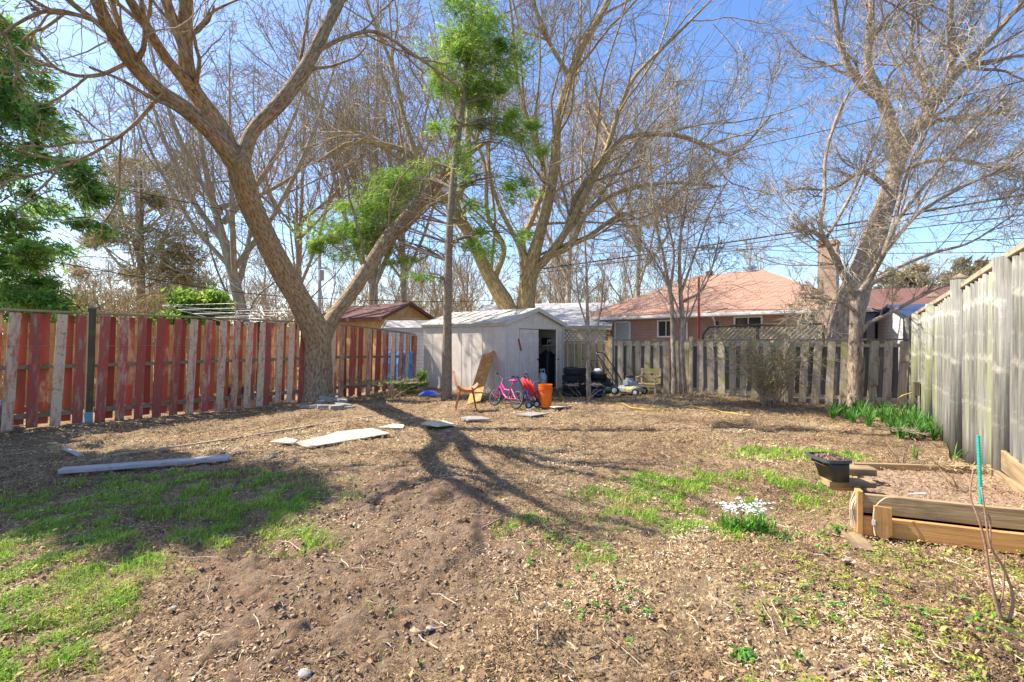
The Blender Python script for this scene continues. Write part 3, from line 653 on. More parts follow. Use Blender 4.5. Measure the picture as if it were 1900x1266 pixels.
    dr = b.build('door', M['shedwall'], t); b = MB(); q = hg + dd * (w - .06) + UP * .95; b.tube([q - pn * .07, q + pn * .06], .02); b.build('handle', M['black'], dr)
    b = MB(); b.beam(SC + sg * 2.62 - nG * .12 + UP * 1.36, SC + sg * 2.62 - nG * 1.6 + UP * 1.36, .38, .03, side=sg); b.build('shelf', M['shedtrim'], t)
shed()
def inside():
    p = SC + sg * 1.92 - nG * .14; z = .10
    t = thing('propane_tank', 'white propane tank standing in the open shed doorway', 'propane tank', p + UP * z)
    b = MB(); b.lathe([(0, .03), (.10, .03), (.15, .08), (.155, .2), (.15, .33), (.10, .41), (.03, .43), (0, .43)], p + UP * z, sides=20); b.build('cylinder', M['white'], t, smooth=True)
    b = MB(); b.lathe([(.10, 0), (.11, 0), (.11, .04), (.10, .04)], p + UP * z, sides=20); b.build('foot_ring', M['white'], t)
    b = MB()
    for a in (0, 2.1, 4.2): b.tube([p + UP * (z + .40) + A(math.cos(a), math.sin(a), 0) * .08, p + UP * (z + .52) + A(math.cos(a), math.sin(a), 0) * .08], .014)
    b.lathe([(.07, .51), (.095, .51), (.095, .54), (.07, .54)], p + UP * z, sides=16); b.build('collar', M['white'], t)
    b = MB(); b.tube([p + UP * (z + .42), p + UP * (z + .50)], .022); b.build('valve', M['steel'], t)
    p = SC + sg * 2.3 - nG * 1.1; b = MB()
    b.tube([p, p + UP * .5, p + UP * .85, p + UP * 1.0], [.28, .3, .24, .1], 14); tag(b.build('cloth_cover', M['dark'], origin=tuple(p)), 'dark covered bundle deep inside the shed', 'cover')
    p = SC + sg * 2.58 - nG * .46 + UP * 1.376; t = thing('storage_bin', 'small dark bin with tan front on the shed shelf', 'bin', p)
    b = MB(); b.lathe([(0, 0), (.11, 0), (.14, .2), (.15, .2), (.15, .23), (0, .23)], p, sides=16); b.build('tub', M['dark'], t, smooth=True)
    b = MB(); b.box(p + UP * .11 + nG * .14, .09, .01, .08, math.atan2(sg[1], sg[0])); b.build('sticker', M['ply'], t)
    p = SC + sg * 2.62 - nG * .85 + UP * 1.376; b = MB(); b.box(p + UP * .1, .2, .2, .2, .3); b.box(p + UP * .21, .21, .21, .02, .3); tag(b.build('carton', M['grey'], origin=tuple(p)), 'grey carton on the shed shelf beside the dark bin', 'box')
    t = thing('garden_tools', 'long handled rake leaning inside the right edge of the shed doorway', 'rake', SC + sg * 2.40 - nG * .2 + UP * .05)
    p = A(*t.location); b = MB(); b.tube([p, p + UP * 1.5 + sg * .04 - nG * .1], .014); b.build('shaft', M['greyboard'], t); b = MB(); b.beam(p + UP * 1.5 - sg * .12, p + UP * 1.5 + sg * .2, .02, .02); 
    for k in range(8): b.beam(p + UP * 1.5 + sg * (-.1 + k * .04), p + UP * 1.43 + sg * (-.1 + k * .04), .006, .006)
    b.build('rake_head', M['steel'], t); t.name = 'rake'
inside()
for k, (a, d, w, h, m, lab) in enumerate(((2.12, .55, .34, .55, 'dark', 'low dark filler box added to darken the shed floor behind the propane tank'), (2.5, .36, .42, 1.02, 'black', 'tall black filler box under the shelf, added to darken the shed doorway'))):  # dark fillers, added to make the shed interior read darker
    p = SC + sg * a - nG * d + UP * .035; b = MB(); q = p + UP * h; b.beam(p, q, w, w * .8, side=sg); b.beam(q, q + UP * .03, w * 1.06, w * .86, side=sg); b.ball(q + UP * .05, w * .4, w * .35, .09, jit=.3, rng=random.Random(k)); tag(b.build('dark_filler_box', M[m], origin=tuple(p)), lab, 'box')
# ================================================================ HOUSES
def house():
    E0 = A(3.1, 25.7, 0); u = N(A(.733, -.68, 0)); n = N(A(-.68, -.733, 0)); L = 12.9; EV = 2.62; ov = .42
    t = thing('brick_house', 'low pink brick bungalow with salmon hip roof behind the back fence', 'house', E0)
    W0 = E0 + u * ov - n * ov; WL = L - 2 * ov; DP = 8.2
    def U(px, py=610):     # where a sight line meets the rear wall
        r = D(px, py, 1.0); r = A(r[0], 1, 0); k = np.dot(W0, n) / np.dot(r, n); p = r * k; return float(np.dot(p - W0, u)), k
    def Zh(px, py): return HC - (py - 633) / F * U(px)[1]
    wins = []
    for nm, x0, x1, ytop, ybot in (('window', 1096, 1131, 597, 619), ('door', 1141, 1169, 598, 690), ('window', 1221, 1250, 595, 625), ('window', 1363, 1414, 587, 612), ('door', 1481, 1519, 590, 690)):
        a = U(x0)[0]; c = U(x1)[0]; zt = min(Zh((x0 + x1) / 2, ytop), EV - .12); zb = max(.25, Zh((x0 + x1) / 2, ybot)); wins.append((nm, a, c, zb, zt))
    b = MB(); wall(b, W0, u, WL, EV, [(w[1], w[2], w[3], w[4]) for w in wins], .12, n); b.build('wall', M['brick'], t)
    b = MB(); wall(b, W0 + u * WL, -n, DP, EV, (), .12, u); b.build('wall', M['brick'], t)
    b = MB(); wall(b, W0 - n * DP, n, DP, EV, (), .12, -u); b.build('wall', M['brick'], t)
    b = MB(); wall(b, W0 + u * WL - n * DP, -u, WL, EV, (), .12, -n); b.build('wall', M['brick'], t)
    for i, (nm, a, c, z0, z1) in enumerate(wins):
        fr = MB(); f = .07
        for (p, q) in (((a, z0), (c, z0)), ((a, z1), (c, z1))): fr.beam(W0 + u * (p[0] - .03) + UP * (p[1]) + n * .01, W0 + u * (q[0] + .03) + UP * q[1] + n * .01, f, .1, side=UP)
        for s in (a, c): fr.beam(W0 + u * s + UP * (z0 + .035) + n * .005, W0 + u * s + UP * (z1 - .035) + n * .005, f, .1, side=u)
        if nm == 'window': fr.beam(W0 + u * (a + c) / 2 + UP * z0 - n * .03, W0 + u * (a + c) / 2 + UP * z1 - n * .03, .04, .04, side=u)
        if i == 4:
            for k in (1, 2): fr.beam(W0 + u * (a + (c - a) * k / 3) + UP * z0 - n * .03, W0 + u * (a + (c - a) * k / 3) + UP * z1 - n * .03, .03, .03, side=u)
            for k in range(1, 5): fr.beam(W0 + u * a + UP * (z0 + (z1 - z0) * k / 5) - n * .03, W0 + u * c + UP * (z0 + (z1 - z0) * k / 5) - n * .03, .03, .03, side=UP)
        o = fr.build('window' if nm == 'window' else 'door', M['white'], t)
        g = MB(); g.quad(W0 + u * a + UP * z0 - n * .07, W0 + u * c + UP * z0 - n * .07, W0 + u * c + UP * z1 - n * .07, W0 + u * a + UP * z1 - n * .07); g.build('pane', M['curtain'] if i in (1, 4) else M['glassd'], o)
    e = [E0, E0 + u * L, E0 + u * L - n * (DP + 2 * ov), E0 - n * (DP + 2 * ov)]; e = [p + UP * (EV + .04) for p in e]
    hd = (DP + 2 * ov) / 2; r0 = E0 + u * hd * 1.08 - n * hd + UP * 4.95; r1 = E0 + u * (L - hd * 1.05) - n * hd + UP * 4.95
    for k, fc in enumerate(([e[0], e[1], r1, r0], [e[1], e[2], r1], [e[2], e[3], r0, r1], [e[3], e[0], r0])):
        b = MB()
        if len(fc) == 4: b.quad(*fc)
        else: b.add(fc, [(0, 1, 2, 2)], [(0, 0, 0), (np.linalg.norm(fc[1] - fc[0]), 0, 0), (np.linalg.norm(fc[1] - fc[0]) / 2, 5, 0)])
        rf = b.build('roof', M['shingle'], t)
        if k == 0: roof = rf
    b = MB(); b.slab(E0 + UP * EV, e[1] - UP * .04, e[2] - UP * .04, e[3] - UP * .04, .02); b.build('soffit', M['white'], t)
    b = MB(); b.beam(E0 + UP * (EV + .0) + n * .05, E0 + u * L + UP * (EV + .0) + n * .05, .11, .12, side=n); b.build('gutter', M['gutter'], t)
    b = MB(); b.beam(E0 - n * ov * .5 + UP * (EV - .06) , E0 + u * L - n * ov * .5 + UP * (EV - .06), ov * .98, .04, side=n); b.build('soffit', M['white'], t)
    for px in (1276, 1328):
        a = U(px)[0]; b = MB(); b.tube([E0 + u * (a + ov) + UP * (EV - .03) + n * .03, W0 + u * a + UP * (EV - .3) + n * .08, W0 + u * a + UP * 1.2 + n * .08, W0 + u * a + UP * .2 + n * .08], .045, 8); b.build('downspout', M['white'], t)
    a = U(1305)[0]; b = MB(); b.tube([W0 + u * a + UP * .3 + n * .5, W0 + u * a + UP * 2.6 + n * .52, W0 + u * a + UP * 4.25 + n * .5], .05, 8); b.build('vent_pipe', M['redpipe'], t)
    b = MB(); c = W0 + u * (U(1540)[0]) + n * .30; b0 = c
    # brick faces need flat uv: four quads
    b = MB(); hw = .29; hn = .29; cs = [c - u * hw + n * hn, c + u * hw + n * hn, c + u * hw - n * hn, c - u * hw - n * hn]
    for k in range(4): b.quad(cs[k], cs[(k + 1) % 4], cs[(k + 1) % 4] + UP * 5.1, cs[k] + UP * 5.1)
    b.quad(*[q + UP * 5.1 for q in cs]); cho = b.build('chimney', M['brick2'], t)
    b = MB(); cs2 = [c - u * .33 + n * .33, c + u * .33 + n * .33, c + u * .33 - n * .33, c - u * .33 - n * .33]
    b.prism([q + UP * 5.02 for q in cs2], UP * .14); b.build('chimney_cap', M['brick2'], cho)
    q = r1 - u * .5 - n * -.0; b = MB(); b.lathe([(.18, -.1), (.18, .12), (.24, .12), (.24, .2), (.1, .26), (0, .27)], q, sides=14); b.build('roof_vent', M['steel'], roof)
    q = r0 + u * .7; b = MB(); b.lathe([(.16, -.1), (.16, .1), (.2, .1), (.2, .16), (0, .2)], q, sides=14); b.build('roof_vent', M['redpipe'], roof)
    a = U(1333)[0]; b = MB(); b.ball(W0 + u * a + UP * (Zh(1333, 600)) + n * .15, .07, .07, .1); b.beam(W0 + u * a + UP * Zh(1333, 600), W0 + u * a + UP * Zh(1333, 600) + n * .15, .04, .04); b.build('wall_lamp', M['black'], t)
house()
def trellis():
    p0 = A(4.95 * 1.22, 15.6, 0); p0 = D(1300, 633, 15.3); p1 = D(1528, 633, 13.2); p0[2] = p1[2] = 0
    d = N(p1 - p0); L = np.linalg.norm(p1 - p0); n = A(d[1], -d[0], 0)
    t = thing('trellis', 'dark lattice trellis with arched top rail behind the back fence', 'trellis', p0)
    def P(s, z=0): p = p0 + d * s; return A(p[0], p[1], z)
    b = MB(); lattice(b, P, .1, L, 1.3, 1.9, n, .13, .04); b.build('lattice', M['fencewood'], t)
    b = MB(); b.tube([P(0, 1.2), P(.1, 1.75), P(.25, 1.93), P(.6, 1.96), P(L * .5, 1.97), P(L, 1.97)], .035, 6); b.build('top_rail', M['darkpost'], t)
    b = MB(); b.beam(P(0, 1.28), P(L, 1.28), .05, .05); b.build('rail', M['darkpost'], t)
    for s in (0, L / 2, L):
        b = MB(); b.beam(P(s, 0), P(s, 1.3 if s == 0 else 1.93), .07, .07, side=d); b.build('post', M['darkpost'], t)
trellis()
def gable_building(name, label, cat, F0, u, Lu, w, DPt, EV, PK, wallm, roofm, win=(), ov=.2, ridge='u'):
    """F0 front corner, u along the eave, w the depth direction; ridge runs along u"""
    t = thing(name, label, cat, F0)
    C = [F0, F0 + u * Lu, F0 + u * Lu + w * DPt, F0 + w * DPt]
    for k in range(4):
        b = MB(); a, c = C[k], C[(k + 1) % 4]; d = N(c - a); nn = A(d[1], -d[0], 0); cen = sum(C) / 4
        if np.dot(nn, a - cen) < 0: nn = -nn
        holes = [(h[0], h[1], h[2], h[3]) for h in win if h[4] == k]
        wall(b, a, d, np.linalg.norm(c - a), EV, holes, .08, nn)
        if k in (1, 3): b.prism([a + UP * EV, c + UP * EV, (a + c) / 2 + UP * PK], -nn * .05)
        b.build('wall', wallm, t)
        for h in holes:
            fr = MB()
            for z in (h[2], h[3]): fr.beam(a + d * h[0] + UP * z, a + d * h[1] + UP * z, .06, .1, side=UP)
            for s in (h[0], h[1], (h[0] + h[1]) / 2): fr.beam(a + d * s + UP * (h[2] + .03), a + d * s + UP * (h[3] - .03), .06, .09, side=d)
            o = fr.build('window', M['white'], t); g = MB(); g.quad(*[a + d * q[0] + UP * q[1] - nn * .06 for q in ((h[0], h[2]), (h[1], h[2]), (h[1], h[3]), (h[0], h[3]))]); g.build('pane', M['glassd'], o)
    sl = (PK - EV) / (DPt / 2)
    for sd, e in ((-1, F0), (1, F0 + w * DPt)):
        e0 = e - u * ov + w * sd * ov + UP * (EV - sl * ov + .03); r0 = F0 + w * DPt / 2 - u * ov + UP * (PK + .03); le = u * (Lu + 2 * ov)
        b = MB(); b.quad(e0, e0 + le, r0 + le, r0); b.quad(e0 - UP * .06, e0 + le - UP * .06, r0 + le - UP * .06, r0 - UP * .06)
        b.build('roof', roofm, t); b = MB(); b.beam(e0 - UP * .04, e0 + le - UP * .04, .03, .14, side=w)
        for q in (A(0, 0, 0), le): b.beam(e0 + q - UP * .03, r0 + q - UP * .03, .03, .12, side=u)
        b.build('fascia', roofm, t)
    return t
gable_building('wooden_shed', 'orange brown wooden shed with red brown shingle roof beyond the left fence', 'shed', A(-4.8, 18, 0) + A(-.82, .57, 0) * 4.1, A(.82, -.57, 0), 4.1, A(.57, .82, 0), 2.5, 2.42, 2.98, M['orangewood'], M['shingle2'], (), .18)
gable_building('metal_shed', 'small low grey white metal shed between red fence and wooden shed', 'shed', D(712, 633, 16.6) * A(1, 1, 0), A(.82, -.0, 0) / .82, 1.5, A(0, 1, 0), 1.3, 1.92, 2.2, M['siding'], M['shingle3'], (), .06)
gable_building('bungalow', 'distant bungalow with pale grey roof behind the plastic shed', 'house', A(-2.2, 25.5, 0), N(A(.97, -.22, 0)), 7.0, N(A(.22, .97, 0)), 7.0, 2.3, 3.65, M['siding'], M['shingle3'], (), .3)
gable_building('siding_house', 'white sided house with dark red brown roof beyond the right corner', 'house', A(13.1, 19.2, 0), N(A(.9, -.43, 0)), 9.5, N(A(.43, .9, 0)), 6.5, 2.75, 3.75, M['siding'], M['shingle2'], ((1.0, 2.2, .9, 2.2, 0), (3.0, 4.6, .9, 2.3, 0), (6.0, 7.5, .9, 2.3, 0)), .35)
gable_building('garage', 'low garage with dark blue grey roof in front of the white sided house', 'garage', A(13.0, 15.8, 0), N(A(.95, -.3, 0)), 4.0, N(A(.3, .95, 0)), 2.6, 2.3, 2.75, M['siding'], flat('blue black roof sheets', (.05, .07, .13), .4), ((.6, 1.5, 1.2, 2.0, 0),), .15)

# ================================================================ TREES
def cr(pts, n):
    """smooth a list of (x,y,z,r)"""
    P = np.asarray(pts, float); k = len(P)
    if k == 2: P = np.vstack([P[0], (P[0] + P[1]) / 2, P[1]]); k = 3
    Q = np.vstack([2 * P[0] - P[1], P, 2 * P[-1] - P[-2]]); t = np.linspace(0, k - 1 - 1e-6, n); i = t.astype(int); f = (t - i)[:, None]
    a, b, c, d = Q[i], Q[i + 1], Q[i + 2], Q[i + 3]
    r = .5 * (2 * b + (c - a) * f + (2 * a - 5 * b + 4 * c - d) * f ** 2 + (3 * b - a - 3 * c + d) * f ** 3)
    r[:, 3] = np.maximum(r[:, 3], .004); return r
def limb_px(spec):      # [(px,py,Z,width px)]
    o = []
    for (px, py, Z, w) in spec:
        p = D(px, py, Z); o.append((p[0], p[1], p[2], w / 2 / F * Z))
    return o
def grow(rng, P, Rr, n, t0, t1, L, ang, K, up=.1, wig=.25, rr=.5, rend=.004, out=None, rcap=None, lenrel=True, bend=0.0):
    N0, K0, _ = P.shape; idx = np.repeat(np.arange(N0), n); m = len(idx)
    t = t0 + (t1 - t0) * rng.rand(m); ft = t * (K0 - 1); i = np.minimum(ft.astype(int), K0 - 2); f = (ft - i)[:, None]
    a = P[idx, i]; b = P[idx, i + 1]; pos = a + (b - a) * f; T = b - a; T /= np.linalg.norm(T, axis=1)[:, None] + 1e-9
    rad = Rr[idx, i] * (1 - f[:, 0]) + Rr[idx, i + 1] * f[:, 0]
    v = rng.randn(m, 3); v -= T * (v * T).sum(1)[:, None]; v /= np.linalg.norm(v, axis=1)[:, None] + 1e-9
    an = np.radians(ang[0] + (ang[1] - ang[0]) * rng.rand(m))[:, None]; d = np.cos(an) * T + np.sin(an) * v
    plen = np.linalg.norm(np.diff(P, axis=1), axis=2).sum(1)[idx] if lenrel else np.ones(m)
    ln = plen * (L[0] + (L[1] - L[0]) * rng.rand(m)) * (1.15 - .55 * t); st = (ln / (K - 1))[:, None]
    Q = np.zeros((m, K, 3)); Q[:, 0] = pos; bb = rng.randn(m, 3) * bend
    for k in range(1, K):
        d = d + rng.randn(m, 3) * wig + bb; d[:, 2] += up; d /= np.linalg.norm(d, axis=1)[:, None] + 1e-9
        Q[:, k] = Q[:, k - 1] + d * st
    Q[:, :, 2] = np.maximum(Q[:, :, 2], .4)
    r0 = rad * rr * (.7 + .5 * rng.rand(m))
    if rcap: r0 = np.minimum(r0, rcap)
    r0 = np.maximum(r0, rend * 1.1); RR = r0[:, None] + (rend - r0)[:, None] * np.linspace(0, 1, K)[None] ** .8
    return Q, RR
def stack(limbs, n=14):
    c = [cr(l, n) for l in limbs]; return np.array([q[:, :3] for q in c]), np.array([q[:, 3] for q in c])
def bare_tree(name, label, trunk, limbs, mat, levels, seed, base=None, group=None, knob=0, twigmat=None, sides=12, K0=26, rough=.06):
    """trunk and limbs are lists of (x,y,z,r); levels describe each generation of branches"""
    rng = np.random.RandomState(seed); base = trunk[0][:3] if base is None else base
    t = thing(name, label, 'tree', (base[0], base[1], 0), group=group)
    def knotty(l, K):
        c = cr(l, K); return c
    b = MB(); c = knotty(trunk, K0); rtube(b, c, sides, rng, rough); b.build('trunk', mat, t, smooth=True)
    for l in limbs:
        b = MB(); c = knotty(l, K0); rtube(b, c, max(8, sides - 2), rng, rough); b.build('limb', mat, t, smooth=True)
    P, Rr = stack(([trunk] if levels[0].get('trunk') else []) + list(limbs), 16)
    crown = MB(); cw = MB(); gens = [(P, Rr)]
    for k, lv in enumerate(levels):
        lv = dict(lv); lv.pop('trunk', None); sd = lv.pop('sides', 3); also = lv.pop('also', None)
        Q, RQ = grow(rng, gens[-1][0], gens[-1][1], **lv)
        if also:
            Q2, RQ2 = grow(rng, P, Rr, also, .15, 1, (.06, .14), (40, 85), lv['K'], lenrel=True, rend=lv.get('rend', .004), rcap=.02); Q = np.vstack([Q, Q2]); RQ = np.vstack([RQ, RQ2])
        (crown if k == 0 else cw).tubes(Q, RQ, sd); gens.append((Q, RQ))
    if crown.n: crown.build('branch', mat, t, smooth=True)
    if cw.n: cw.build('crown', twigmat or mat, t)
    return t
def rtube(b, c, sides, rng, rough):
    P = c[:, :3]; r = c[:, 3]; K = len(P)
    T = np.gradient(P, axis=0); T /= np.linalg.norm(T, axis=1)[:, None] + 1e-9; u = N(np.cross(T[0], A(0.3, 1, 0.1))); U = np.zeros_like(P)
    for k in range(K): u = N(u - T[k] * np.dot(u, T[k])); U[k] = u
    Wv = np.cross(T, U); th = np.arange(sides) / sides * 2 * math.pi
    ph = rng.rand() * 9; q = 1 + rough * (np.sin(3 * th[None] + ph + np.arange(K)[:, None] * .25) + .6 * np.sin(5 * th[None] + 2 * ph) + (rng.rand(K, sides) - .5) * 1.2 + np.sin(np.arange(K)[:, None] * 1.1 + ph) * .5)
    V = P[:, None] + (r[:, None] * q)[:, :, None] * (np.cos(th)[None, :, None] * U[:, None] + np.sin(th)[None, :, None] * Wv[:, None])
    ln = np.concatenate([[0], np.cumsum(np.linalg.norm(np.diff(P, axis=0), axis=1))])
    B = np.stack([np.cos(th)[None] * r[:, None], np.sin(th)[None] * r[:, None], ln[:, None] + 0 * th[None]], -1).reshape(-1, 3)
    i = np.arange(K - 1)[:, None] * sides + np.arange(sides)[None]; j = np.arange(K - 1)[:, None] * sides + (np.arange(sides)[None] + 1) % sides
    V = np.vstack([V.reshape(-1, 3), P[-1] + T[-1] * r[-1]]); B = np.vstack([B, B[-1]]); n0 = (K - 1) * sides
    f = np.vstack([np.stack([i, j, j + sides, i + sides], -1).reshape(-1, 4), [(n0 + q_, n0 + (q_ + 1) % sides, K * sides, K * sides) for q_ in range(sides)]])
    b.add(V, f, B, .5)
LV = [dict(n=11, t0=.12, t1=1, L=(.3, .75), ang=(20, 60), K=11, up=.05, wig=.13, rr=.42, rend=.009, sides=5),
      dict(n=9, t0=.1, t1=1, L=(.3, .8), ang=(20, 60), K=8, up=.04, wig=.17, rr=.42, rend=.006, sides=4, bend=.05),
      dict(n=8, t0=.08, t1=1, L=(.35, .9), ang=(20, 65), K=6, up=.03, wig=.2, rr=.5, rend=.0045, sides=3, bend=.06),
      dict(n=5, t0=.1, t1=1, L=(.35, .8), ang=(20, 65), K=4, up=.02, wig=.2, rr=.6, rend=.0036, sides=3)]
def lvs(**kw):
    o = [dict(q) for q in LV]
    for k, v in kw.items():
        key, i = k.rsplit('_', 1); o[int(i)][key] = v
    return o
bz = g3(585, 740)
# hero tree on the left
trunkA = limb_px([(586, 756, 12.7, 84), (586, 738, 12.7, 66), (587, 700, 12.7, 53), (589, 660, 12.6, 47), (589, 632, 12.5, 46), (580, 600, 12.3, 46), (557, 556, 11.9, 43), (533, 515, 11.5, 42), (500, 455, 10.9, 41), (468, 385, 10.2, 42), (447, 325, 9.6, 44), (440, 292, 9.3, 40)])
limbsA = [limb_px(s) for s in (
 [(443, 312, 9.5, 36), (405, 262, 8.9, 32), (355, 212, 8.3, 30), (290, 165, 7.6, 28), (240, 110, 7.0, 26), (205, 55, 6.4, 24), (180, 0, 6.0, 22), (150, -90, 5.4, 18), (120, -200, 4.9, 8)],
 [(437, 300, 9.4, 36), (410, 240, 9.1, 30), (375, 190, 8.8, 29), (352, 152, 8.5, 30), (345, 95, 8.2, 25), (345, 30, 7.9, 23), (350, -60, 7.5, 19), (360, -200, 7.0, 8)],
 [(352, 158, 8.5, 22), (310, 110, 7.7, 18), (275, 55, 7.0, 17), (235, -10, 6.3, 16), (190, -110, 5.6, 12), (150, -230, 5.0, 6)],
 [(349, 110, 8.2, 19), (325, 50, 7.9, 18), (305, -10, 7.6, 16), (280, -110, 7.2, 12), (270, -230, 6.9, 6)],
 [(447, 300, 9.4, 26), (468, 245, 9.4, 25), (505, 205, 9.5, 25), (540, 165, 9.6, 25), (575, 110, 9.7, 22), (605, 50, 9.8, 21), (632, -5, 9.9, 19), (670, -110, 10, 14), (700, -230, 10, 7)],
 [(592, 640, 12.6, 34), (618, 588, 12.7, 27), (650, 545, 12.9, 25), (685, 492, 13.1, 24), (715, 448, 13.3, 27), (740, 418, 13.4, 24), (785, 372, 13.6, 22), (825, 325, 13.8, 20), (850, 300, 13.9, 12), (905, 262, 14.2, 6)],
 [(300, 172, 7.6, 8), (255, 225, 7.5, 6), (205, 265, 7.4, 5.5), (140, 300, 7.3, 5), (60, 325, 7.2, 4), (-20, 345, 7.1, 3)],
 [(205, 50, 6.4, 10), (150, 30, 6.2, 8), (90, 20, 6, 7), (30, 45, 5.8, 5), (-30, 90, 5.6, 4)],
 [(590, 95, 9.7, 8), (640, 70, 9.8, 7), (700, 60, 9.9, 6), (780, 110, 10, 5), (850, 160, 10.1, 3)],
 [(240, 115, 7.0, 8), (180, 140, 6.9, 7), (110, 130, 6.8, 5), (40, 60, 6.7, 4), (-20, 30, 6.6, 3)])]
bare_tree('maple_tree', 'big forked bare tree leaning over the red fence on the left', trunkA, limbsA, M['barkA'],
          lvs(n_0=8, L_0=(.25, .6), t0_0=.25, rcap_0=.045, rr_0=.5, n_1=4, n_2=3, n_3=2, rend_0=.016, rend_1=.005, rend_2=.0034, rend_3=.0024), 11, twigmat=M['barkY'])
# big many limbed tree behind the plastic shed
zB = 17.2
trunkB = limb_px([(972, 722, zB, 44), (974, 640, zB, 38), (976, 590, zB, 34), (978, 545, zB, 31), (984, 505, zB, 31)])
limbsB = [limb_px([(a, b_, c, d * .8) for a, b_, c, d in s]) for s in (
 [(966, 720, zB, 50), (960, 620, zB, 44), (940, 568, zB - .2, 42), (915, 525, zB - .4, 32), (898, 495, zB - .5, 30), (870, 435, zB - .8, 26), (838, 385, zB - 1, 22), (800, 340, zB - 1.1, 18), (765, 290, zB - 1.2, 15), (720, 270, zB - 1.3, 12), (650, 265, zB - 1.4, 9), (590, 300, zB - 1.5, 5)],
 [(838, 388, zB - 1, 17), (868, 320, zB - .9, 15), (868, 240, zB - .8, 14), (872, 160, zB - .7, 12), (876, 60, zB - .6, 10), (880, -60, zB - .6, 6)],
 [(980, 515, zB, 36), (1000, 440, zB, 28), (1018, 370, zB, 24), (1030, 300, zB, 24), (1035, 220, zB, 20), (1060, 140, zB, 22), (1080, 85, zB, 20), (1120, 20, zB, 15), (1160, -80, zB, 8)],
 [(984, 510, zB, 22), (1015, 478, zB, 20), (1050, 430, zB - .2, 17), (1080, 370, zB - .3, 15), (1110, 320, zB - .3, 13), (1150, 262, zB - .4, 12), (1200, 250, zB - .6, 12), (1262, 252, zB - .8, 11), (1320, 275, zB - 1, 9), (1365, 285, zB - 1.1, 7), (1430, 215, zB - 1.2, 4)],
 [(1048, 435, zB, 14), (1072, 360, zB, 13), (1120, 290, zB, 12), (1150, 200, zB + .2, 11), (1180, 140, zB + .3, 9), (1250, 70, zB + .4, 7), (1320, 0, zB + .5, 4)],
 [(985, 505, zB, 20), (968, 455, zB + .2, 17), (990, 400, zB + .3, 14), (1010, 330, zB + .4, 11), (985, 240, zB + .4, 10), (960, 150, zB + .5, 9), (950, 40, zB + .6, 7), (940, -50, zB + .6, 4)],
 [(965, 570, zB, 18), (970, 500, zB + .1, 15), (962, 455, zB + .1, 12), (925, 380, zB + .2, 9), (905, 290, zB + .3, 8), (925, 190, zB + .4, 6), (915, 80, zB + .5, 4)],
 [(1020, 475, zB, 15), (1060, 455, zB - .3, 13), (1085, 400, zB - .4, 12), (1140, 360, zB - .6, 10), (1230, 340, zB - .9, 8), (1330, 345, zB - 1.1, 5)],
 [(1035, 460, zB, 12), (1090, 440, zB - .3, 11), (1150, 400, zB - .5, 9), (1230, 380, zB - .8, 6), (1310, 300, zB - 1, 4)],
 [(915, 520, zB - .3, 16), (935, 460, zB, 12), (905, 400, zB + .2, 10), (898, 300, zB + .4, 8), (850, 200, zB + .6, 6), (800, 60, zB + .8, 4)],
 [(800, 345, zB - 1.1, 14), (755, 240, zB - 1, 12), (730, 130, zB - .9, 9), (690, 30, zB - .9, 7), (660, -60, zB - .9, 4)],
 [(1060, 150, zB, 12), (1010, 60, zB, 9), (980, -30, zB, 5)])]
bare_tree('maple_tree', 'large golden barked bare tree with many limbs rising behind the plastic shed', trunkB, limbsB, M['barkB'],
          lvs(n_0=9, L_0=(.25, .7), t0_0=.15, rcap_0=.06, rr_0=.55, rend_0=.014, n_1=6, n_2=5, n_3=2, rend_1=.010, rend_2=.0055, rend_3=.004), 23, twigmat=M['barkF'])
# right: thick pale trunk behind the back fence
zE = 15.5
trunkE = limb_px([(1553, 750, zE, 74), (1556, 700, zE, 66), (1560, 640, zE, 60), (1572, 580, zE, 54), (1592, 520, zE, 47), (1615, 460, zE, 40), (1640, 385, zE, 33), (1660, 320, zE, 27), (1667, 285, zE, 27)])
limbsE = [limb_px([(a, b_, c, d * .75) for a, b_, c, d in s]) for s in (
 [(1665, 300, zE, 32), (1655, 235, zE, 28), (1635, 180, zE, 26), (1612, 130, zE, 20), (1612, 60, zE, 16), (1618, -10, zE, 13), (1620, -120, zE, 6)],
 [(1666, 300, zE, 34), (1690, 255, zE, 32), (1725, 205, zE, 28), (1765, 145, zE, 24), (1815, 95, zE, 18), (1860, 45, zE, 14), (1910, -10, zE, 10), (1990, -90, zE, 5)],
 [(1640, 188, zE, 18), (1595, 155, zE, 16), (1568, 110, zE, 14), (1553, 50, zE, 12), (1545, -20, zE, 9), (1530, -110, zE, 4)],
 [(1762, 150, zE, 18), (1768, 90, zE, 17), (1763, 30, zE, 14), (1768, -50, zE, 9), (1775, -140, zE, 4)],
 [(1700, 245, zE, 14), (1740, 225, zE, 12), (1800, 215, zE - .5, 9), (1870, 205, zE - 1, 5)],
 [(1720, 210, zE, 14), (1715, 150, zE + .5, 11), (1690, 80, zE + 1, 9), (1700, -20, zE + 1.3, 5)],
 [(1650, 350, zE, 13), (1600, 320, zE - .3, 10), (1545, 350, zE - .6, 7), (1480, 350, zE - .8, 4)],
 [(1655, 330, zE, 10), (1720, 300, zE - .6, 9), (1800, 300, zE - .9, 7), (1890, 330, zE - 1.2, 4)])]
bare_tree('silver_maple_tree', 'thick pale trunked bare tree rising behind the right end of the back fence', trunkE, limbsE, M['barkE'],
          lvs(n_0=10, L_0=(.25, .7), t0_0=.15, rcap_0=.06, rr_0=.55, rend_0=.014, n_1=7, n_2=5, n_3=3, rend_1=.008, rend_2=.005, rend_3=.0038), 31, twigmat=M['barkF'])
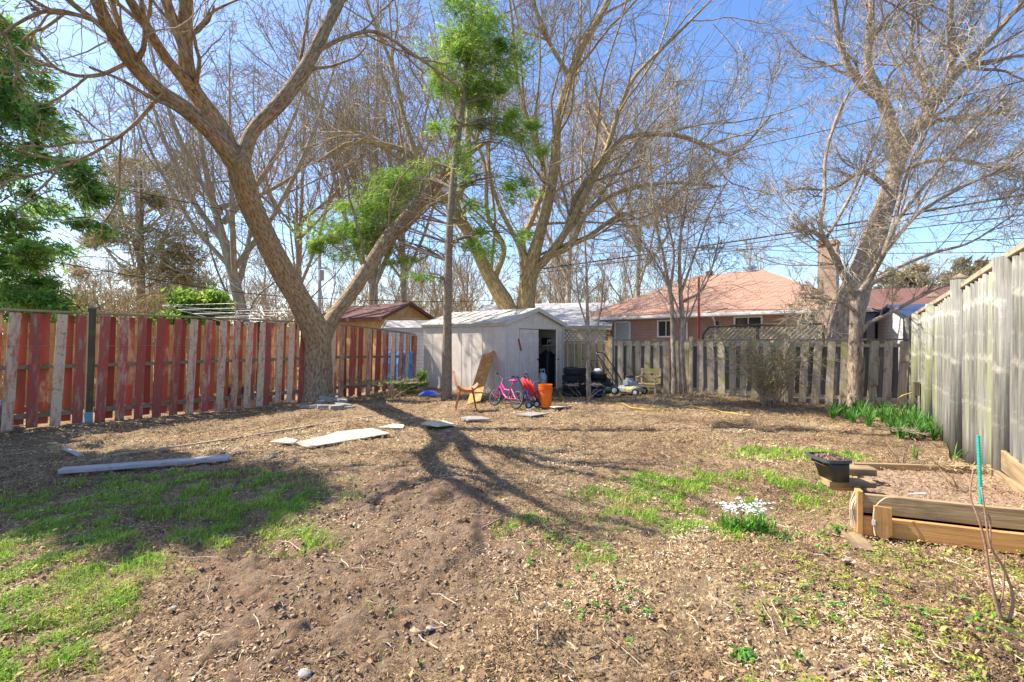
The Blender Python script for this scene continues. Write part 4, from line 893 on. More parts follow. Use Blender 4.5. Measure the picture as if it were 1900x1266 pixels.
# gnarly smaller tree in front of the fence
zD = 11.2
trunkD = limb_px([(1588, 755, zD, 34), (1587, 735, zD, 24), (1586, 700, zD, 21), (1587, 680, zD, 25), (1586, 650, zD, 21), (1587, 610, zD, 20), (1588, 570, zD, 18), (1592, 545, zD, 18)])
limbsD = [limb_px([(a, b_, c, d * .8) for a, b_, c, d in s]) for s in (
 [(1588, 560, zD, 18), (1572, 525, zD, 15), (1552, 485, zD - .1, 13), (1534, 450, zD - .2, 11), (1522, 420, zD - .2, 10), (1530, 360, zD - .2, 8), (1532, 290, zD - .2, 7), (1560, 200, zD - .2, 6), (1600, 140, zD - .2, 4)],
 [(1592, 552, zD, 17), (1615, 515, zD, 13), (1640, 470, zD - .3, 12), (1665, 410, zD - .4, 9), (1720, 340, zD - .6, 8), (1790, 260, zD - .8, 6), (1870, 170, zD - 1, 4)],
 [(1590, 625, zD, 13), (1612, 600, zD - .1, 11), (1645, 585, zD - .3, 9), (1690, 560, zD - .6, 8), (1740, 535, zD - .8, 6), (1800, 520, zD - 1, 4)],
 [(1590, 580, zD, 9), (1560, 560, zD - .3, 8), (1530, 555, zD - .5, 6), (1490, 552, zD - .7, 4)],
 [(1540, 460, zD - .1, 10), (1510, 430, zD - .2, 8), (1480, 425, zD - .3, 4)],
 [(1640, 470, zD - .3, 10), (1700, 400, zD - .2, 8), (1780, 350, zD - .1, 7), (1860, 310, zD, 6), (1940, 250, zD, 4)],
 [(1600, 540, zD, 10), (1660, 500, zD + .3, 8), (1730, 470, zD + .3, 7), (1800, 450, zD + .2, 5), (1880, 400, zD, 3)],
 [(1655, 440, zD - .3, 9), (1680, 330, zD - .2, 7), (1730, 220, zD - .1, 5), (1760, 120, zD, 3)],
 [(1534, 440, zD - .2, 8), (1580, 360, zD, 7), (1620, 270, zD, 5), (1650, 180, zD, 3)])]
bare_tree('apple_tree', 'gnarled bare tree with spreading twiggy limbs in front of the back fence', trunkD, limbsD, M['barkE'],
          lvs(n_0=10, L_0=(.25, .7), t0_0=.15, rcap_0=.02, n_1=7, n_2=6, n_3=3, rend_0=.007, rend_1=.005, rend_2=.0037, rend_3=.003), 41, twigmat=M['barkF'])
# slender twin stemmed tree at the back fence
zF = 13.2
tF = limb_px([(1252, 736, zF, 12), (1250, 680, zF, 9), (1248, 620, zF, 8), (1246, 560, zF, 7), (1240, 520, zF, 6)])
lF = [limb_px([(a, b_, c, d * .75) for a, b_, c, d in s]) for s in (
 [(1270, 736, zF - .05, 18), (1267, 700, zF - .05, 15), (1264, 640, zF - .05, 13), (1266, 590, zF - .05, 12), (1262, 530, zF, 10), (1262, 450, zF, 7), (1275, 350, zF, 5), (1290, 240, zF, 3)],
 [(1246, 560, zF, 9), (1232, 480, zF, 7), (1215, 400, zF, 5), (1205, 290, zF, 3)],
 [(1268, 560, zF, 8), (1300, 540, zF, 6), (1320, 500, zF, 5), (1335, 440, zF, 3)],
 [(1244, 540, zF, 7), (1250, 470, zF, 6), (1235, 380, zF, 4), (1240, 260, zF, 3)],
 [(1265, 540, zF, 7), (1290, 470, zF, 5), (1320, 390, zF, 4), (1360, 320, zF, 3)],
 [(1266, 590, zF, 5), (1225, 500, zF - .3, 4), (1185, 440, zF - .4, 3)])]
bare_tree('twin_stem_tree', 'slender tree with two mottled stems at the middle of the back fence', tF, lF, M['barkE'],
          lvs(n_0=9, L_0=(.25, .6), t0_0=.3, n_1=7, n_2=5, n_3=2, rend_0=.007, rend_1=.005, rend_2=.004, rend_3=.0032, up_0=.1), 51, twigmat=M['barkF'], rough=.04)
zs = 12.9
tS = limb_px([(1093, 738, zs, 9), (1092, 690, zs, 8), (1092, 640, zs, 6.5), (1090, 580, zs, 6), (1088, 500, zs, 4), (1084, 420, zs, 2.5)])
lS = [limb_px(s) for s in ([(1094, 655, zs, 5), (1105, 620, zs, 4.5), (1115, 570, zs, 3.5), (1122, 500, zs, 2)], [(1091, 610, zs, 4), (1075, 560, zs, 3), (1068, 500, zs, 2)])]
bare_tree('sapling', 'thin grey sapling standing in front of the stacked tyres', tS, lS, M['barkE'],
          lvs(n_0=7, L_0=(.25, .5), trunk_0=1, t0_0=.4, n_1=4, n_2=3, n_3=1, rend_0=.006, rend_1=.005, rend_2=.004, rend_3=.0035), 61, twigmat=M['barkF'], rough=.03)

# far bare trees beyond the fences
def far_tree(name, label, px, Z, w, top, lean, seed, nl=7, spread=1.0, group='bare trees beyond the fences', dens=1.0):
    rng = np.random.RandomState(seed); X = (px - 950) / F * Z; H = HC + (633 - top) / F * Z; r = w / 2 / F * Z * .72
    fk = H * (.28 + .1 * rng.rand()); tr = [(X, Z, -.1, r * 1.3), (X + lean * .1, Z, fk * .4, r), (X + lean * .3, Z, fk, r * .85), (X + lean * .7, Z, H * .6, r * .45), (X + lean, Z, H, r * .12)]
    lb = []
    for k in range(nl):
        a = 2 * math.pi * (k + rng.rand() * .6) / nl; h0 = fk * (.75 + rng.rand() * .9); sp = H * .30 * spread * (.6 + .7 * rng.rand()); top_ = H * (.72 + .28 * rng.rand())
        dx, dy = math.cos(a) * sp, math.sin(a) * sp * .6; rl = r * (.38 + .2 * rng.rand()); xl = X + lean * h0 / H
        lb.append([(xl, Z, h0, rl), (xl + dx * .4, Z + dy * .4, h0 + (top_ - h0) * .25, rl * .8), (xl + dx * .75, Z + dy * .75, h0 + (top_ - h0) * .6, rl * .5), (xl + dx, Z + dy, top_, rl * .12)])
    k = Z / 16
    bare_tree(name, label, tr, lb, M['barkF'], lvs(n_0=max(5, int(9 * dens)), trunk_0=1, L_0=(.25, .6), t0_0=.12, rcap_0=.05, up_0=.09, n_1=6, n_2=4, n_3=1, rend_0=.012 * k, rr_0=.5, rend_1=.008 * k, rend_2=.0052 * k, rend_3=.0042 * k), seed, group=group, sides=9, K0=14)
for a in (
 ('bare_tree', 'bare maple with broad twiggy crown beyond the red fence, left of the big leaning tree', 470, 20, 30, 60, -2.8, 71, 9, 1.2),
 ('bare_tree', 'bare tree with several thin upright trunks behind the orange brown wooden shed', 690, 24, 26, 20, 0.3, 72, 8, .8),
 ('bare_tree', 'slim bare tree between the wooden shed and the speckled evergreen trunk', 752, 27, 18, 90, -.4, 73, 7, .7),
 ('bare_tree', 'bare tree with thin stems seen in the fork of the big leaning tree', 548, 28, 16, 90, .6, 74, 7, 1.0),
 ('bare_tree', 'distant bare tree over the pale grey roofed bungalow', 1052, 32, 16, 130, .5, 75, 8, 1.0),
 ('bare_tree', 'distant bare tree above the left end of the salmon roof', 1180, 34, 14, 170, .5, 76, 8, 1.1),
 ('bare_tree', 'grey bare tree at the far left above the brown hedge', 265, 26, 14, 150, -.5, 77, 8, 1.1)):
    far_tree(*a)
def woods():
    rg = np.random.RandomState(5); n = 150; Y = 42 + rg.rand(n) * 16; X = (rg.rand(n) * 1.75 - 1.25) * Y; H = 4 + 6 * rg.rand(n); Q = np.zeros((n, 7, 3)); k = np.linspace(0, 1, 7)[None]
    Q[:, :, 0] = X[:, None] + np.cumsum(rg.randn(n, 7) * .25, 1); Q[:, :, 1] = Y[:, None]; Q[:, :, 2] = H[:, None] * k; RQ = .13 * (1 - .8 * k) * (.5 + rg.rand(n, 1)); b = MB(); b.tubes(Q, RQ, 5); g_ = (Q, RQ)
    for m, L, e in ((9, (.3, .6), .03), (7, (.35, .8), .018), (4, (.4, .8), .013)): g_ = grow(rg, g_[0], g_[1], m, .15, 1, L, (20, 60), 5, .08, .2, .5, e); b.tubes(*g_, 3)
    kind(tag(b.build('distant_woods', M['barkF']), 'hazy line of distant bare woods low above the fences', 'woods'), 'stuff')
woods()
# straw coloured grass along the back fence, the mound and the tree feet
rg = np.random.RandomState(15); n = 26000; X = rg.rand(n) * 17 - 8; Y = 9 + rg.rand(n) * 6; L_ = (X - 8.95) * .56 + (Y - 10.85) * .83
m1 = np.exp(-((L_ + .45) / .5) ** 2); c_ = G(1240, 745); m1 = np.maximum(m1, np.exp(-((X - c_[0]) / 2.0) ** 2 - ((Y - c_[1]) / .8) ** 2)); c_ = G(700, 745); m1 = np.maximum(m1, .8 * np.exp(-((X - c_[0]) / 1.4) ** 2 - ((Y - c_[1]) / .7) ** 2))
lf_ = np.abs((X + 8.19) * .82 - (Y - 8.33) * .57 - .15); m1 = np.maximum(m1, np.exp(-(lf_ / .2) ** 2)); k = in_yard(X, Y) & (rg.rand(n) < m1 * sstep(.35, .6, fbm(X * 3, Y * 3, 201))); X, Y = X[k], Y[k]; n = len(X)
b = MB(); blades(b, X, Y, gh(X, Y) - .015, .04 + .09 * rg.rand(n), .006 + .006 * rg.rand(n), rg, 1.6)
kind(tag(b.build('dry_grass', surf('dry straw grass', (.56, .43, .24), (.38, .28, .15), scale=4, rough=.9, rv=.4, bump=0, trans=.3)), 'dry straw coloured grass along the fence feet and on the mound', 'dry grass'), 'stuff')

# ================================================================ EVERGREENS
def sprays(b, rng, C, Rx, Ry, Rz, n, L=.16, w=.025, droop=.5, fan=3, axis=None):
    """n little fans of foliage inside an ellipsoid, outer shell favoured, hanging outwards"""
    v = rng.randn(n, 3); v /= np.linalg.norm(v, axis=1)[:, None]; rr = rng.rand(n) ** .45
    p = A(*C) + v * rr[:, None] * A(Rx, Ry, Rz)
    p = A(*C) + rng.randn(n, 3) * A(Rx, Ry, Rz) * .62
    ax = N(A(*C) - A(*axis)) if axis is not None else A(0, 0, 0)
    out = ax[None] * .9 + rng.randn(n, 3) * .45; out[:, 2] -= droop; out /= np.linalg.norm(out, axis=1)[:, None]
    V = []; 
    for k in range(fan):
        d = out + rng.randn(n, 3) * .35; d /= np.linalg.norm(d, axis=1)[:, None]
        s = np.cross(d, rng.randn(n, 3)); s /= np.linalg.norm(s, axis=1)[:, None] + 1e-9
        l = (L * (.5 + rng.rand(n)))[:, None]; ww = w * (.6 + .8 * rng.rand(n))[:, None]
        V.append(np.stack([p, p + d * l * .5 - s * ww, p + d * l, p + d * l * .5 + s * ww], 1))
    V = np.concatenate(V); m = len(V); f = (np.arange(m)[:, None] * 4 + np.arange(4)[None])
    b.add(V.reshape(-1, 3), f, V.reshape(-1, 3), np.tile(rng.rand(n), fan))
def evergreen(name, label, trunk, blobs, mat, seed, bark='barkC', L=.16, w=.025, droop=.5, dens=1.0, group=None, twigs=3, anchor_up=.4, cat='tree'):
    rng = np.random.RandomState(seed); t = thing(name, label, cat, (trunk[0][0], trunk[0][1], 0), group=group)
    b = MB(); c = cr(trunk, 30); rtube(b, c, 12, rng, .05); b.build('trunk', M[bark], t, smooth=True)
    br = MB(); fo = MB()
    for (x, y, z, rx, ry, rz, n) in blobs:
        d = np.abs(c[:, 2] - (z + anchor_up * 0 - .3 * math.hypot(x - c[0, 0], y - c[0, 1]) * .5)); k = int(np.argmin(d)); s = c[k, :3]; e = A(x, y, z)
        for q in range(twigs):
            e2 = e + rng.randn(3) * A(rx, ry, rz) * .5; m = (s + e2) / 2 + A(0, 0, .12 * np.linalg.norm(e2 - s)); r0 = min(c[k, 3] * .3, .022)
            P = cr([(*s, r0), (*m, r0 * .6), (*e2, .006)], 7); br.tube(P[:, :3], P[:, 3], 5, cap=False)
            Q, RQ = grow(rng, P[None, :, :3], P[None, :, 3], 10, .2, 1, (.15, .4), (30, 75), 4, 0, .2, .5, .004); br.tubes(Q, RQ, 3)
        sub = max(3, int(n * dens / 260))
        for q in range(sub):
            v = rng.randn(3); v = v / np.linalg.norm(v) * rng.rand() ** .5 * 1.15; cc = e + v * A(rx, ry, rz); f = .25 + .65 * rng.rand() ** 1.3
            sprays(fo, rng, cc, rx * f, ry * f, rz * f * .8, int(n * dens / sub), L, w, droop, 3, (trunk[0][0], trunk[0][1], cc[2] - .2))
    br.build('branch', M[bark], t); fo.build('foliage', mat, t); return t
def bl(px, py, Z, rx, ry, n):        # blob where the photo shows one
    p = D(px, py, Z); return (p[0], p[1], p[2], rx / F * Z, min(rx, ry * 1.3) / F * Z, ry / F * Z, n)
zC = 12.55
trC = limb_px([(827, 752, zC, 26), (828, 735, zC, 20), (829, 690, zC, 18), (830, 600, zC, 16), (832, 500, zC, 14), (836, 400, zC, 13), (845, 300, zC, 12), (860, 180, zC, 11), (872, 60, zC, 10), (880, -60, zC, 8), (885, -200, zC, 3)])
blC = [bl(*q) for q in ((862, 40, zC, 45, 40, 1500), (825, 95, zC, 45, 45, 1600), (878, 120, zC, 60, 50, 2400), (925, 120, zC, 42, 40, 1100), (840, 165, zC, 45, 30, 900), (905, 180, zC, 45, 30, 900), (835, 235, zC, 30, 22, 350), (930, 235, zC + .3, 45, 25, 500),
  (780, 318, zC + 1.5, 45, 22, 1300), (740, 345, zC + 1.5, 50, 28, 1700), (690, 390, zC + 1.5, 60, 32, 2300), (655, 430, zC + 1.5, 58, 32, 2100), (625, 465, zC + 1.5, 45, 26, 1300), (715, 425, zC + 1.5, 45, 30, 900), (700, 475, zC + 1.5, 40, 25, 700), (760, 480, zC + 1.5, 55, 14, 350),
  (980, 235, zC + .6, 42, 26, 700), (985, 275, zC + .6, 35, 25, 450), (960, 340, zC + .4, 40, 30, 350), (880, 400, zC, 35, 28, 420), (870, 450, zC, 40, 26, 500), (940, 330, zC + .4, 30, 40, 250), (965, 440, zC + .4, 28, 16, 180), (800, 520, zC, 40, 14, 160), (870, 300, zC, 30, 50, 380))]
evergreen('juniper_tree', 'slim speckled trunk in front of the shed carrying tufts of bright green evergreen foliage', trC, blC, M['juniper'], 5, L=.16, w=.008, droop=.5, twigs=4, dens=.95)
p = D(-25, 633, 13.6); rng0 = np.random.RandomState(8); B_ = []
for k in range(36):
    h = .9 + 9.6 * k / 35; rad = 1.65 * (1 - (h / 13) ** 1.6) + .2
    for q in range(2):
        a = rng0.rand() * 6.28; r = rad * (.35 + .45 * rng0.rand()); B_.append((p[0] + math.cos(a) * r, p[1] + math.sin(a) * r, h, .75, .75, .5, 230))
B_ += [bl(135, 335, 12.6, 45, 22, 350), bl(185, 360, 12.5, 40, 18, 250), bl(120, 300, 12.6, 40, 20, 250), bl(75, 215, 13, 40, 18, 350), bl(150, 410, 12.6, 35, 18, 200), bl(75, 480, 13, 45, 26, 450), bl(60, 545, 13, 45, 20, 400), bl(95, 560, 13, 30, 14, 250)]
evergreen('cedar_tree', 'tall green cedar at the left edge beyond the red fence', [(p[0], p[1], -.1, .22), (p[0] + .1, p[1], 3, .16), (p[0], p[1], 6, .1), (p[0] - .1, p[1], 10.6, .03)], B_, M['cedar'], 9, L=.22, w=.02, droop=.5, twigs=1)
B_ = []; p = A(-11.6, 6.7, 0)
for k in range(34):
    h = 2.2 + 8.8 * k / 33; rad = 1.9 * (1 - (max(0, h - 4) / 7.6) ** 1.1) + .1
    for q in range(3):
        a = rng0.rand() * 6.28; r = rad * (.3 + .6 * rng0.rand()); B_.append((p[0] + math.cos(a) * r, p[1] + math.sin(a) * r, h, .6, .6, .36, 120))
evergreen('cedar_tree', 'tall dense cedar just outside the left edge that shades the near grass', [(p[0], p[1], -.1, .3), (p[0], p[1], 5, .2), (p[0], p[1], 12, .04)], B_, M['cedar'], 10, L=.3, w=.06, droop=.5, twigs=1)
# brown green pine behind
B_ = [bl(x + 0, y, 22, r * 1.3, r * .8, 420) for (x, y, r) in ((265, 320, 40), (215, 345, 35), (300, 360, 40), (240, 400, 45), (310, 420, 40), (190, 440, 35), (280, 470, 50), (330, 480, 35), (220, 500, 45), (300, 520, 45), (350, 525, 30), (250, 440, 50))]
p = D(262, 633, 22); evergreen('pine_tree', 'sparse brownish pine behind the left fence, right of the green cedar', [(p[0], p[1], -.1, .22), (p[0], p[1], 4, .16), (p[0], p[1], 9.5, .03)], B_, M['pinefar'], 12, L=.35, w=.018, droop=.1, dens=.9, twigs=6)
# evergreens low over the fence
for px, w, Z, s, lab in ((325, 45, 17, 13, 'bright green rounded cedar bush beyond the fence, left of the clothes dryer'), (395, 40, 18, 14, 'green cedar bush partly behind the rotary clothes dryer')):
    p = D(px, 633, Z); B_ = [bl(px + dx, 633 - dy, Z, w * .55, 22, 700) for dx, dy in ((-w * .4, 40), (w * .4, 45), (0, 62), (-w * .5, 10), (w * .5, 10), (0, 20))]
    evergreen('cedar_bush', lab, [(p[0], p[1], -.1, .08), (p[0], p[1], 1.2, .06), (p[0], p[1], 2.6, .02)], B_, M['juniper'], s, L=.2, w=.03, cat='bush', group='evergreen bushes over the left fence')
for px, top, Z, s, lab in ((1700, 505, 30, 15, 'far olive evergreen above the white sided house'), (1648, 520, 32, 16, 'small far evergreen left of the white sided house roof'), (1803, 500, 24, 17, 'dark evergreen tip poking above the log fence')):
    p = D(px, 633, Z); B_ = [bl(px + dx, top + dy, Z, 20, 14, 300) for dx, dy in ((0, 0), (-14, 22), (14, 22), (0, 40), (-20, 50), (20, 50), (0, 70))]
    evergreen('evergreen_tree', lab, [(p[0], p[1], -.1, .2), (p[0], p[1], 2.5, .15), (p[0], p[1], HC + (633 - top) / F * Z, .03)], B_, M['pinefar'], s, L=.35, w=.05, group='evergreens far behind on the right')
# low juniper tuft by the fence end, next to the sled
p = g3(768, 728); B_ = [(p[0] + .1, p[1], .25, .2, .2, .16, 500), (p[0] + .22, p[1], .45, .14, .14, .14, 350), (p[0] - .1, p[1] - .1, .15, .2, .2, .1, 300)]
evergreen('juniper_bush', 'small bright green juniper tuft at the end of the red fence', [(p[0], p[1], -.02, .02), (p[0] + .1, p[1], .25, .015), (p[0] + .25, p[1], .55, .006)], B_, M['juniper'], 18, L=.1, w=.012, droop=-.4, cat='bush')

# twiggy shrubs
def shrub(name, label, P, n, h, spread, mat, seed, lean=(0, 0), r=.012, leafm=None, nl=0, K=8, lv=((6, (.25, .5)), (5, (.3, .6))), rend=.004, leafL=.05):
    rng = np.random.RandomState(seed); t = thing(name, label, 'shrub', P); a = rng.rand(n) * 6.28; sp = spread * np.sqrt(rng.rand(n)); Q = np.zeros((n, K, 3)); tt = np.linspace(0, 1, K)
    hh = h * (.6 + .4 * rng.rand(n)); base = A(*P)[None] + np.stack([np.cos(a) * .12 * spread, np.sin(a) * .12 * spread, 0 * a - .03], -1)
    for k in range(K):
        Q[:, k] = base + np.stack([np.cos(a) * sp * tt[k] ** 1.4 + lean[0] * tt[k], np.sin(a) * sp * tt[k] ** 1.4 + lean[1] * tt[k], hh * tt[k]], -1) + rng.randn(n, 3) * .02 * h * (k > 0)
    Rr = r * (.6 + .6 * rng.rand(n))[:, None] * np.linspace(1, .3, K)[None]; b = MB(); b.tubes(Q, np.maximum(Rr, rend), 5); b.build('stem', mat, t)
    b = MB(); g_ = (Q, Rr)
    for (m, L) in lv: g_ = grow(rng, g_[0], g_[1], m, .25, 1, L, (25, 60), 5, .02, .2, .6, rend); b.tubes(*g_, 3)
    b.build('twigs', mat, t)
    if nl:
        b = MB(); pts = g_[0].reshape(-1, 3); pts = pts[rng.randint(0, len(pts), nl)]; leaves(b, pts[:, 0], pts[:, 1], pts[:, 2], leafL * (.6 + rng.rand(nl)), leafL * .35 * (.6 + rng.rand(nl)), rng, 1.2); b.build('foliage', leafm, t)
    return t
shrub('shrub', 'leaning twiggy shrub with sparse yellow green buds against the back fence', g3(1428, 752), 26, 1.75, .95, M['barkE'], 3, (-.1, -.2), .02, M['cover'], 2200, lv=((8, (.25, .5)), (6, (.3, .6))))
shrub('shrub', 'wide pale twiggy brown hedge beyond the red fence under the pine', D(205, 633, 17) * A(1, 1, 0), 70, 3.4, 2.3, M['barkY'], 4, (0, 0), .02, lv=((8, (.25, .5)), (7, (.3, .6))), rend=.007)
shrub('shrub', 'tangle of dead brown vines piled at the foot of the red fence', g3(722, 738), 30, .42, .95, M['barkY'], 5, (0, 0), .008, M['cedar'], 500, leafL=.06)
shrub('shrub', 'bare brush with crossing sticks in front of the tyre stacks', g3(1084, 744), 7, .42, .6, M['barkE'], 6, (0, 0), .009)
shrub('shrub', 'small dry stems growing between the daffodils and the raised bed', g3(1672, 858), 9, .42, .28, M['barkC'], 7, (0, 0), .005, rend=.002)
shrub('shrub', 'tuft of dry straw coloured stalks inside the raised bed', A(3.95, 4.25, .2), 9, .3, .25, M['barkY'], 8, (-.05, 0), .005, rend=.002)
# bare young stems near the camera, right edge
def stems():
    p = g3(1862, 1165); t = thing('young_shrub', 'bare reddish young shrub with three thin stems in the right foreground', 'shrub', p)
    Z = p[1]
    for spec in ([(1862, 1165, Z, 17), (1840, 1085, Z, 9), (1828, 1010, Z, 8), (1815, 960, Z, 7), (1800, 920, Z + .02, 5), (1806, 870, Z + .02, 4)],
                 [(1868, 1165, Z, 12), (1880, 1110, Z - .02, 9), (1860, 1050, Z - .02, 8), (1838, 1015, Z - .02, 7), (1829, 960, Z - .02, 6), (1821, 905, Z - .02, 3)],
                 [(1852, 1150, Z, 5), (1862, 1090, Z, 4), (1862, 1040, Z, 3)], [(1838, 1012, Z, 5), (1836, 960, Z, 5), (1822, 952, Z, 5)]):
        c = cr(limb_px([(a, b_, c_, d * .55) for a, b_, c_, d in spec]), 16); b = MB(); rtube(b, c, 8, np.random.RandomState(3), .06); b.build('stem', surf('reddish twig bark', (.42, .25, .17), (.25, .14, .10), scale=30, rough=.8, rv=.1), t, smooth=True)
stems()

# ================================================================ PLANTS
def strap(b, rng, c, n, h, w, spread, segs=4):
    for k in range(n):
        a = rng.rand() * 6.28; hh = h * (.6 + .5 * rng.rand()); d = A(math.cos(a), math.sin(a), 0); s = A(-d[1], d[0], 0); bd = spread * (.2 + rng.rand()); V = []
        o = A(*c) + d * .02 + rng.randn(3) * A(.012, .012, 0)
        for i in range(segs + 1):
            t = i / segs; p = o + d * bd * hh * t ** 1.7 + UP * hh * (t - .35 * bd * t * t); ww = w * (1 - .85 * t ** 3) / 2; V += [p - s * ww, p + s * ww + d * .0]
        b.add(V, [(2 * i, 2 * i + 1, 2 * i + 3, 2 * i + 2) for i in range(segs)], None, rng.rand())
rng = np.random.RandomState(77); proto = []
for k in range(4):
    b = MB(); strap(b, rng, (0, 0, 0), 26, .32, .022, .7); proto.append(b.mesh('leaves', M['leafy'], None, True))
spots = [(1545, 778), (1560, 770), (1588, 762), (1582, 786), (1606, 780), (1628, 776), (1612, 792), (1640, 788), (1655, 772), (1668, 784), (1650, 800), (1678, 796), (1690, 776), (1695, 806), (1705, 790), (1712, 812), (1726, 800), (1734, 816), (1670, 812), (1718, 778), (1602, 768), (1634, 764), (1572, 780), (1596, 774), (1618, 784), (1648, 780), (1662, 794), (1686, 786), (1700, 798), (1720, 806), (1658, 806), (1692, 814), (1574, 768), (1550, 772)]
def where(px, py):
    near = 'nearest' if py > 803 else 'farthest' if py < 771 else ''
    side = 'left end' if px < 1600 else 'log fence side' if px > 1690 else 'middle'
    return ('strap leaf clump at the %s of the daffodil patch' % side) + (', %s row' % ('front' if near == 'nearest' else 'back') if near else '')
for i, (px, py) in enumerate(spots):
    p = g3(px, py); o = thing('daffodil_plant', where(px, py), 'plant', p, rng.rand() * 6.28, 'daffodil clumps along the log fence')
    m = bpy.data.objects.new('leaves', proto[i % 4]); COL.objects.link(m); m.parent = o; o.scale = (1, 1, .85 + .4 * rng.rand())
for (px, py, h, lab) in ((1578, 842, .14, 'small lone tuft of strap leaves between daffodil patch and planter'), (1700, 850, .2, 'lone strap leaved clump behind the raised bed'), (1770, 855, .28, 'single broad green leaf tuft at the foot of the log fence')):
    p = g3(px, py); t = thing('bulb_plant', lab, 'plant', p); b = MB(); strap(b, rng, p, 7, h, .018, .7); b.build('leaves', M['leafy'], t, smooth=True)
# white flowers
p = g3(1388, 985); t = thing('flower_clump', 'clump of small white flowers with bright green leaves in the lawn', 'flowers', p); b = MB(); fl = MB()
for k in range(26):
    q = p + A((rng.rand() - .5) * .42, (rng.rand() - .5) * .14, 0); strap(b, rng, q, 7, .13, .014, .8)
    h = .15 + .07 * rng.rand(); q2 = q + A(rng.randn() * .02, rng.randn() * .02, h); b.tube([q, (q + q2) / 2, q2], .0018, 4)
    for m in range(4):
        c = q2 + rng.randn(3) * A(.014, .014, .014)
        for a in range(5):
            an = a * 1.257 + rng.rand(); d = A(math.cos(an), math.sin(an), .25 * rng.randn()); s = A(-d[1], d[0], .3); fl.add([c, c + d * .010 - s * .006, c + d * .020, c + d * .010 + s * .006], [(0, 1, 2, 3)], None, rng.rand())
b.build('leaves', surf('bright flower leaves', (.22, .46, .06), (.14, .34, .04), scale=9, rough=.5, rv=.3, bump=0, trans=.4), t, smooth=True); fl.build('blossom', M['petal'], t)
for (px, py, s, lab) in ((1690, 1000, .16, 'low yellow green leafy plant at the foot of the raised bed front'), (1555, 985, .13, 'blue green leafy weed beside the loose plank'), (1378, 1215, .1, 'small bright green weed in the lower right foreground')):
    p = g3(px, py); t = thing('leafy_plant', lab, 'plant', p); b = MB(); m = 46; a = rng.rand(m) * 6.28; r = rng.rand(m) ** .6 * s * .6
    leaves(b, p[0] + np.cos(a) * r, p[1] + np.sin(a) * r * .6, p[2] + .01 + rng.rand(m) * s * .35, .03 + rng.rand(m) * .03, .012 + rng.rand(m) * .01, rng, .6); b.build('leaves', M['cover'] if px > 1600 else M['leafy'], t)

# ================================================================ RAISED BED AND WHAT IS ON IT
FL, BL, BR, FR = A(2.72, 3.80, 0), A(3.47, 4.95, 0), A(4.72, 4.80, 0), A(3.82, 3.35, 0)
def bed():
    t = thing('raised_bed', 'wooden raised garden bed filled with soil against the log fence', 'raised bed', (FL + BR) / 2)
    fd = N(FR - FL); E = FR + fd * .05
    b = MB(); b.beam(FL + UP * .238, E + UP * .238, .145, .038, side=UP, seg=6, jit=.004); b.build('front_board', M['bedwood'], t)
    b = MB(); fn = A(fd[1], -fd[0], 0); b.beam(FL + fn * .03 + UP * .075, E + fn * .03 + UP * .075, .145, .038, side=UP, seg=6, jit=.004); b.build('front_board', M['bedorange'], t)
    b = MB(); b.beam(BL + UP * .14, BR + UP * .14, .24, .038, side=UP, seg=6, jit=.006); b.build('back_board', M['bedwood'], t)
    b = MB(); b.beam(FL + UP * .24, BL + UP * .20, .14, .038, side=UP, seg=4, jit=.004); b.beam(FL + UP * .08, BL + UP * .06, .14, .038, side=UP, seg=4, jit=.004); b.build('side_board', M['bedwood'], t)
    b = MB(); b.beam(FR - UP * 0 + UP * .14, BR + UP * .14, .28, .038, side=UP, seg=4, jit=.006); b.build('side_board', M['greyboard'] if 0 else M['bedwood'], t)
    # pointed corner stake
    c = FL + fn * .062 + fd * .13; b = MB(); s = fd; w = .055
    b.prism([c - s * w + UP * .245, c + s * w + UP * .24, c + s * w + UP * .04, c + s * .01 - UP * .01, c - s * w + UP * .03], fn * .03); b.build('corner_stake', M['bedorange'], t)
    c = FL + fd * .0 - A(.01, -.0, 0); b = MB(); b.beam(c + fn * .02 - UP * .02, c + fn * .02 + UP * .34, .04, .09, side=fd); b.build('corner_post', M['bedorange'], t)
    # soil
    n = 46; V = []; rr = np.random.RandomState(5)
    for j in range(n + 1):
        for i in range(n + 1):
            x, y = i / n, j / n; p = (FL * (1 - x) + FR * x) * (1 - y) + (BL * (1 - x) + BR * x) * y; V.append((p[0], p[1], .215 + .06 * (float(fbm(p[0] * 5, p[1] * 5, 7)) - .5) + .02 * rr.rand() - .03 * y))
    b = MB(); b.add(V, [(j * (n + 1) + i, j * (n + 1) + i + 1, (j + 1) * (n + 1) + i + 1, (j + 1) * (n + 1) + i) for j in range(n) for i in range(n)], None, .5); b.build('soil', M['soilm'], t, smooth=True)
    m = 2600; x = rr.rand(m); y = rr.rand(m); P = (FL[None] * (1 - x[:, None]) + FR[None] * x[:, None]) * (1 - y[:, None]) + (BL[None] * (1 - x[:, None]) + BR[None] * x[:, None]) * y[:, None]
    b = MB(); leaves(b, P[:, 0], P[:, 1], .225 + 0 * x + rr.rand(m) * .02 - .02 * y, (.010 + .03 * rr.rand(m)), .004 + .006 * rr.rand(m), rr, .5, np.clip(rr.rand(m) * .75 + .02, 0, 1)); kind(b.build('mulch', M['litter'], t), 'stuff')
bed()
# loose plank leaning along the log fence over the bed
a = A(4.72, 4.74, .40); c = A(4.0, 3.55, .30); b = MB(); b.beam(a, c, .19, .035, side=UP, seg=4, jit=.004); tag(b.build('plank', M['bedwood'], origin=tuple(a)), 'weathered grey brown plank propped on edge between raised bed and log fence', 'plank')
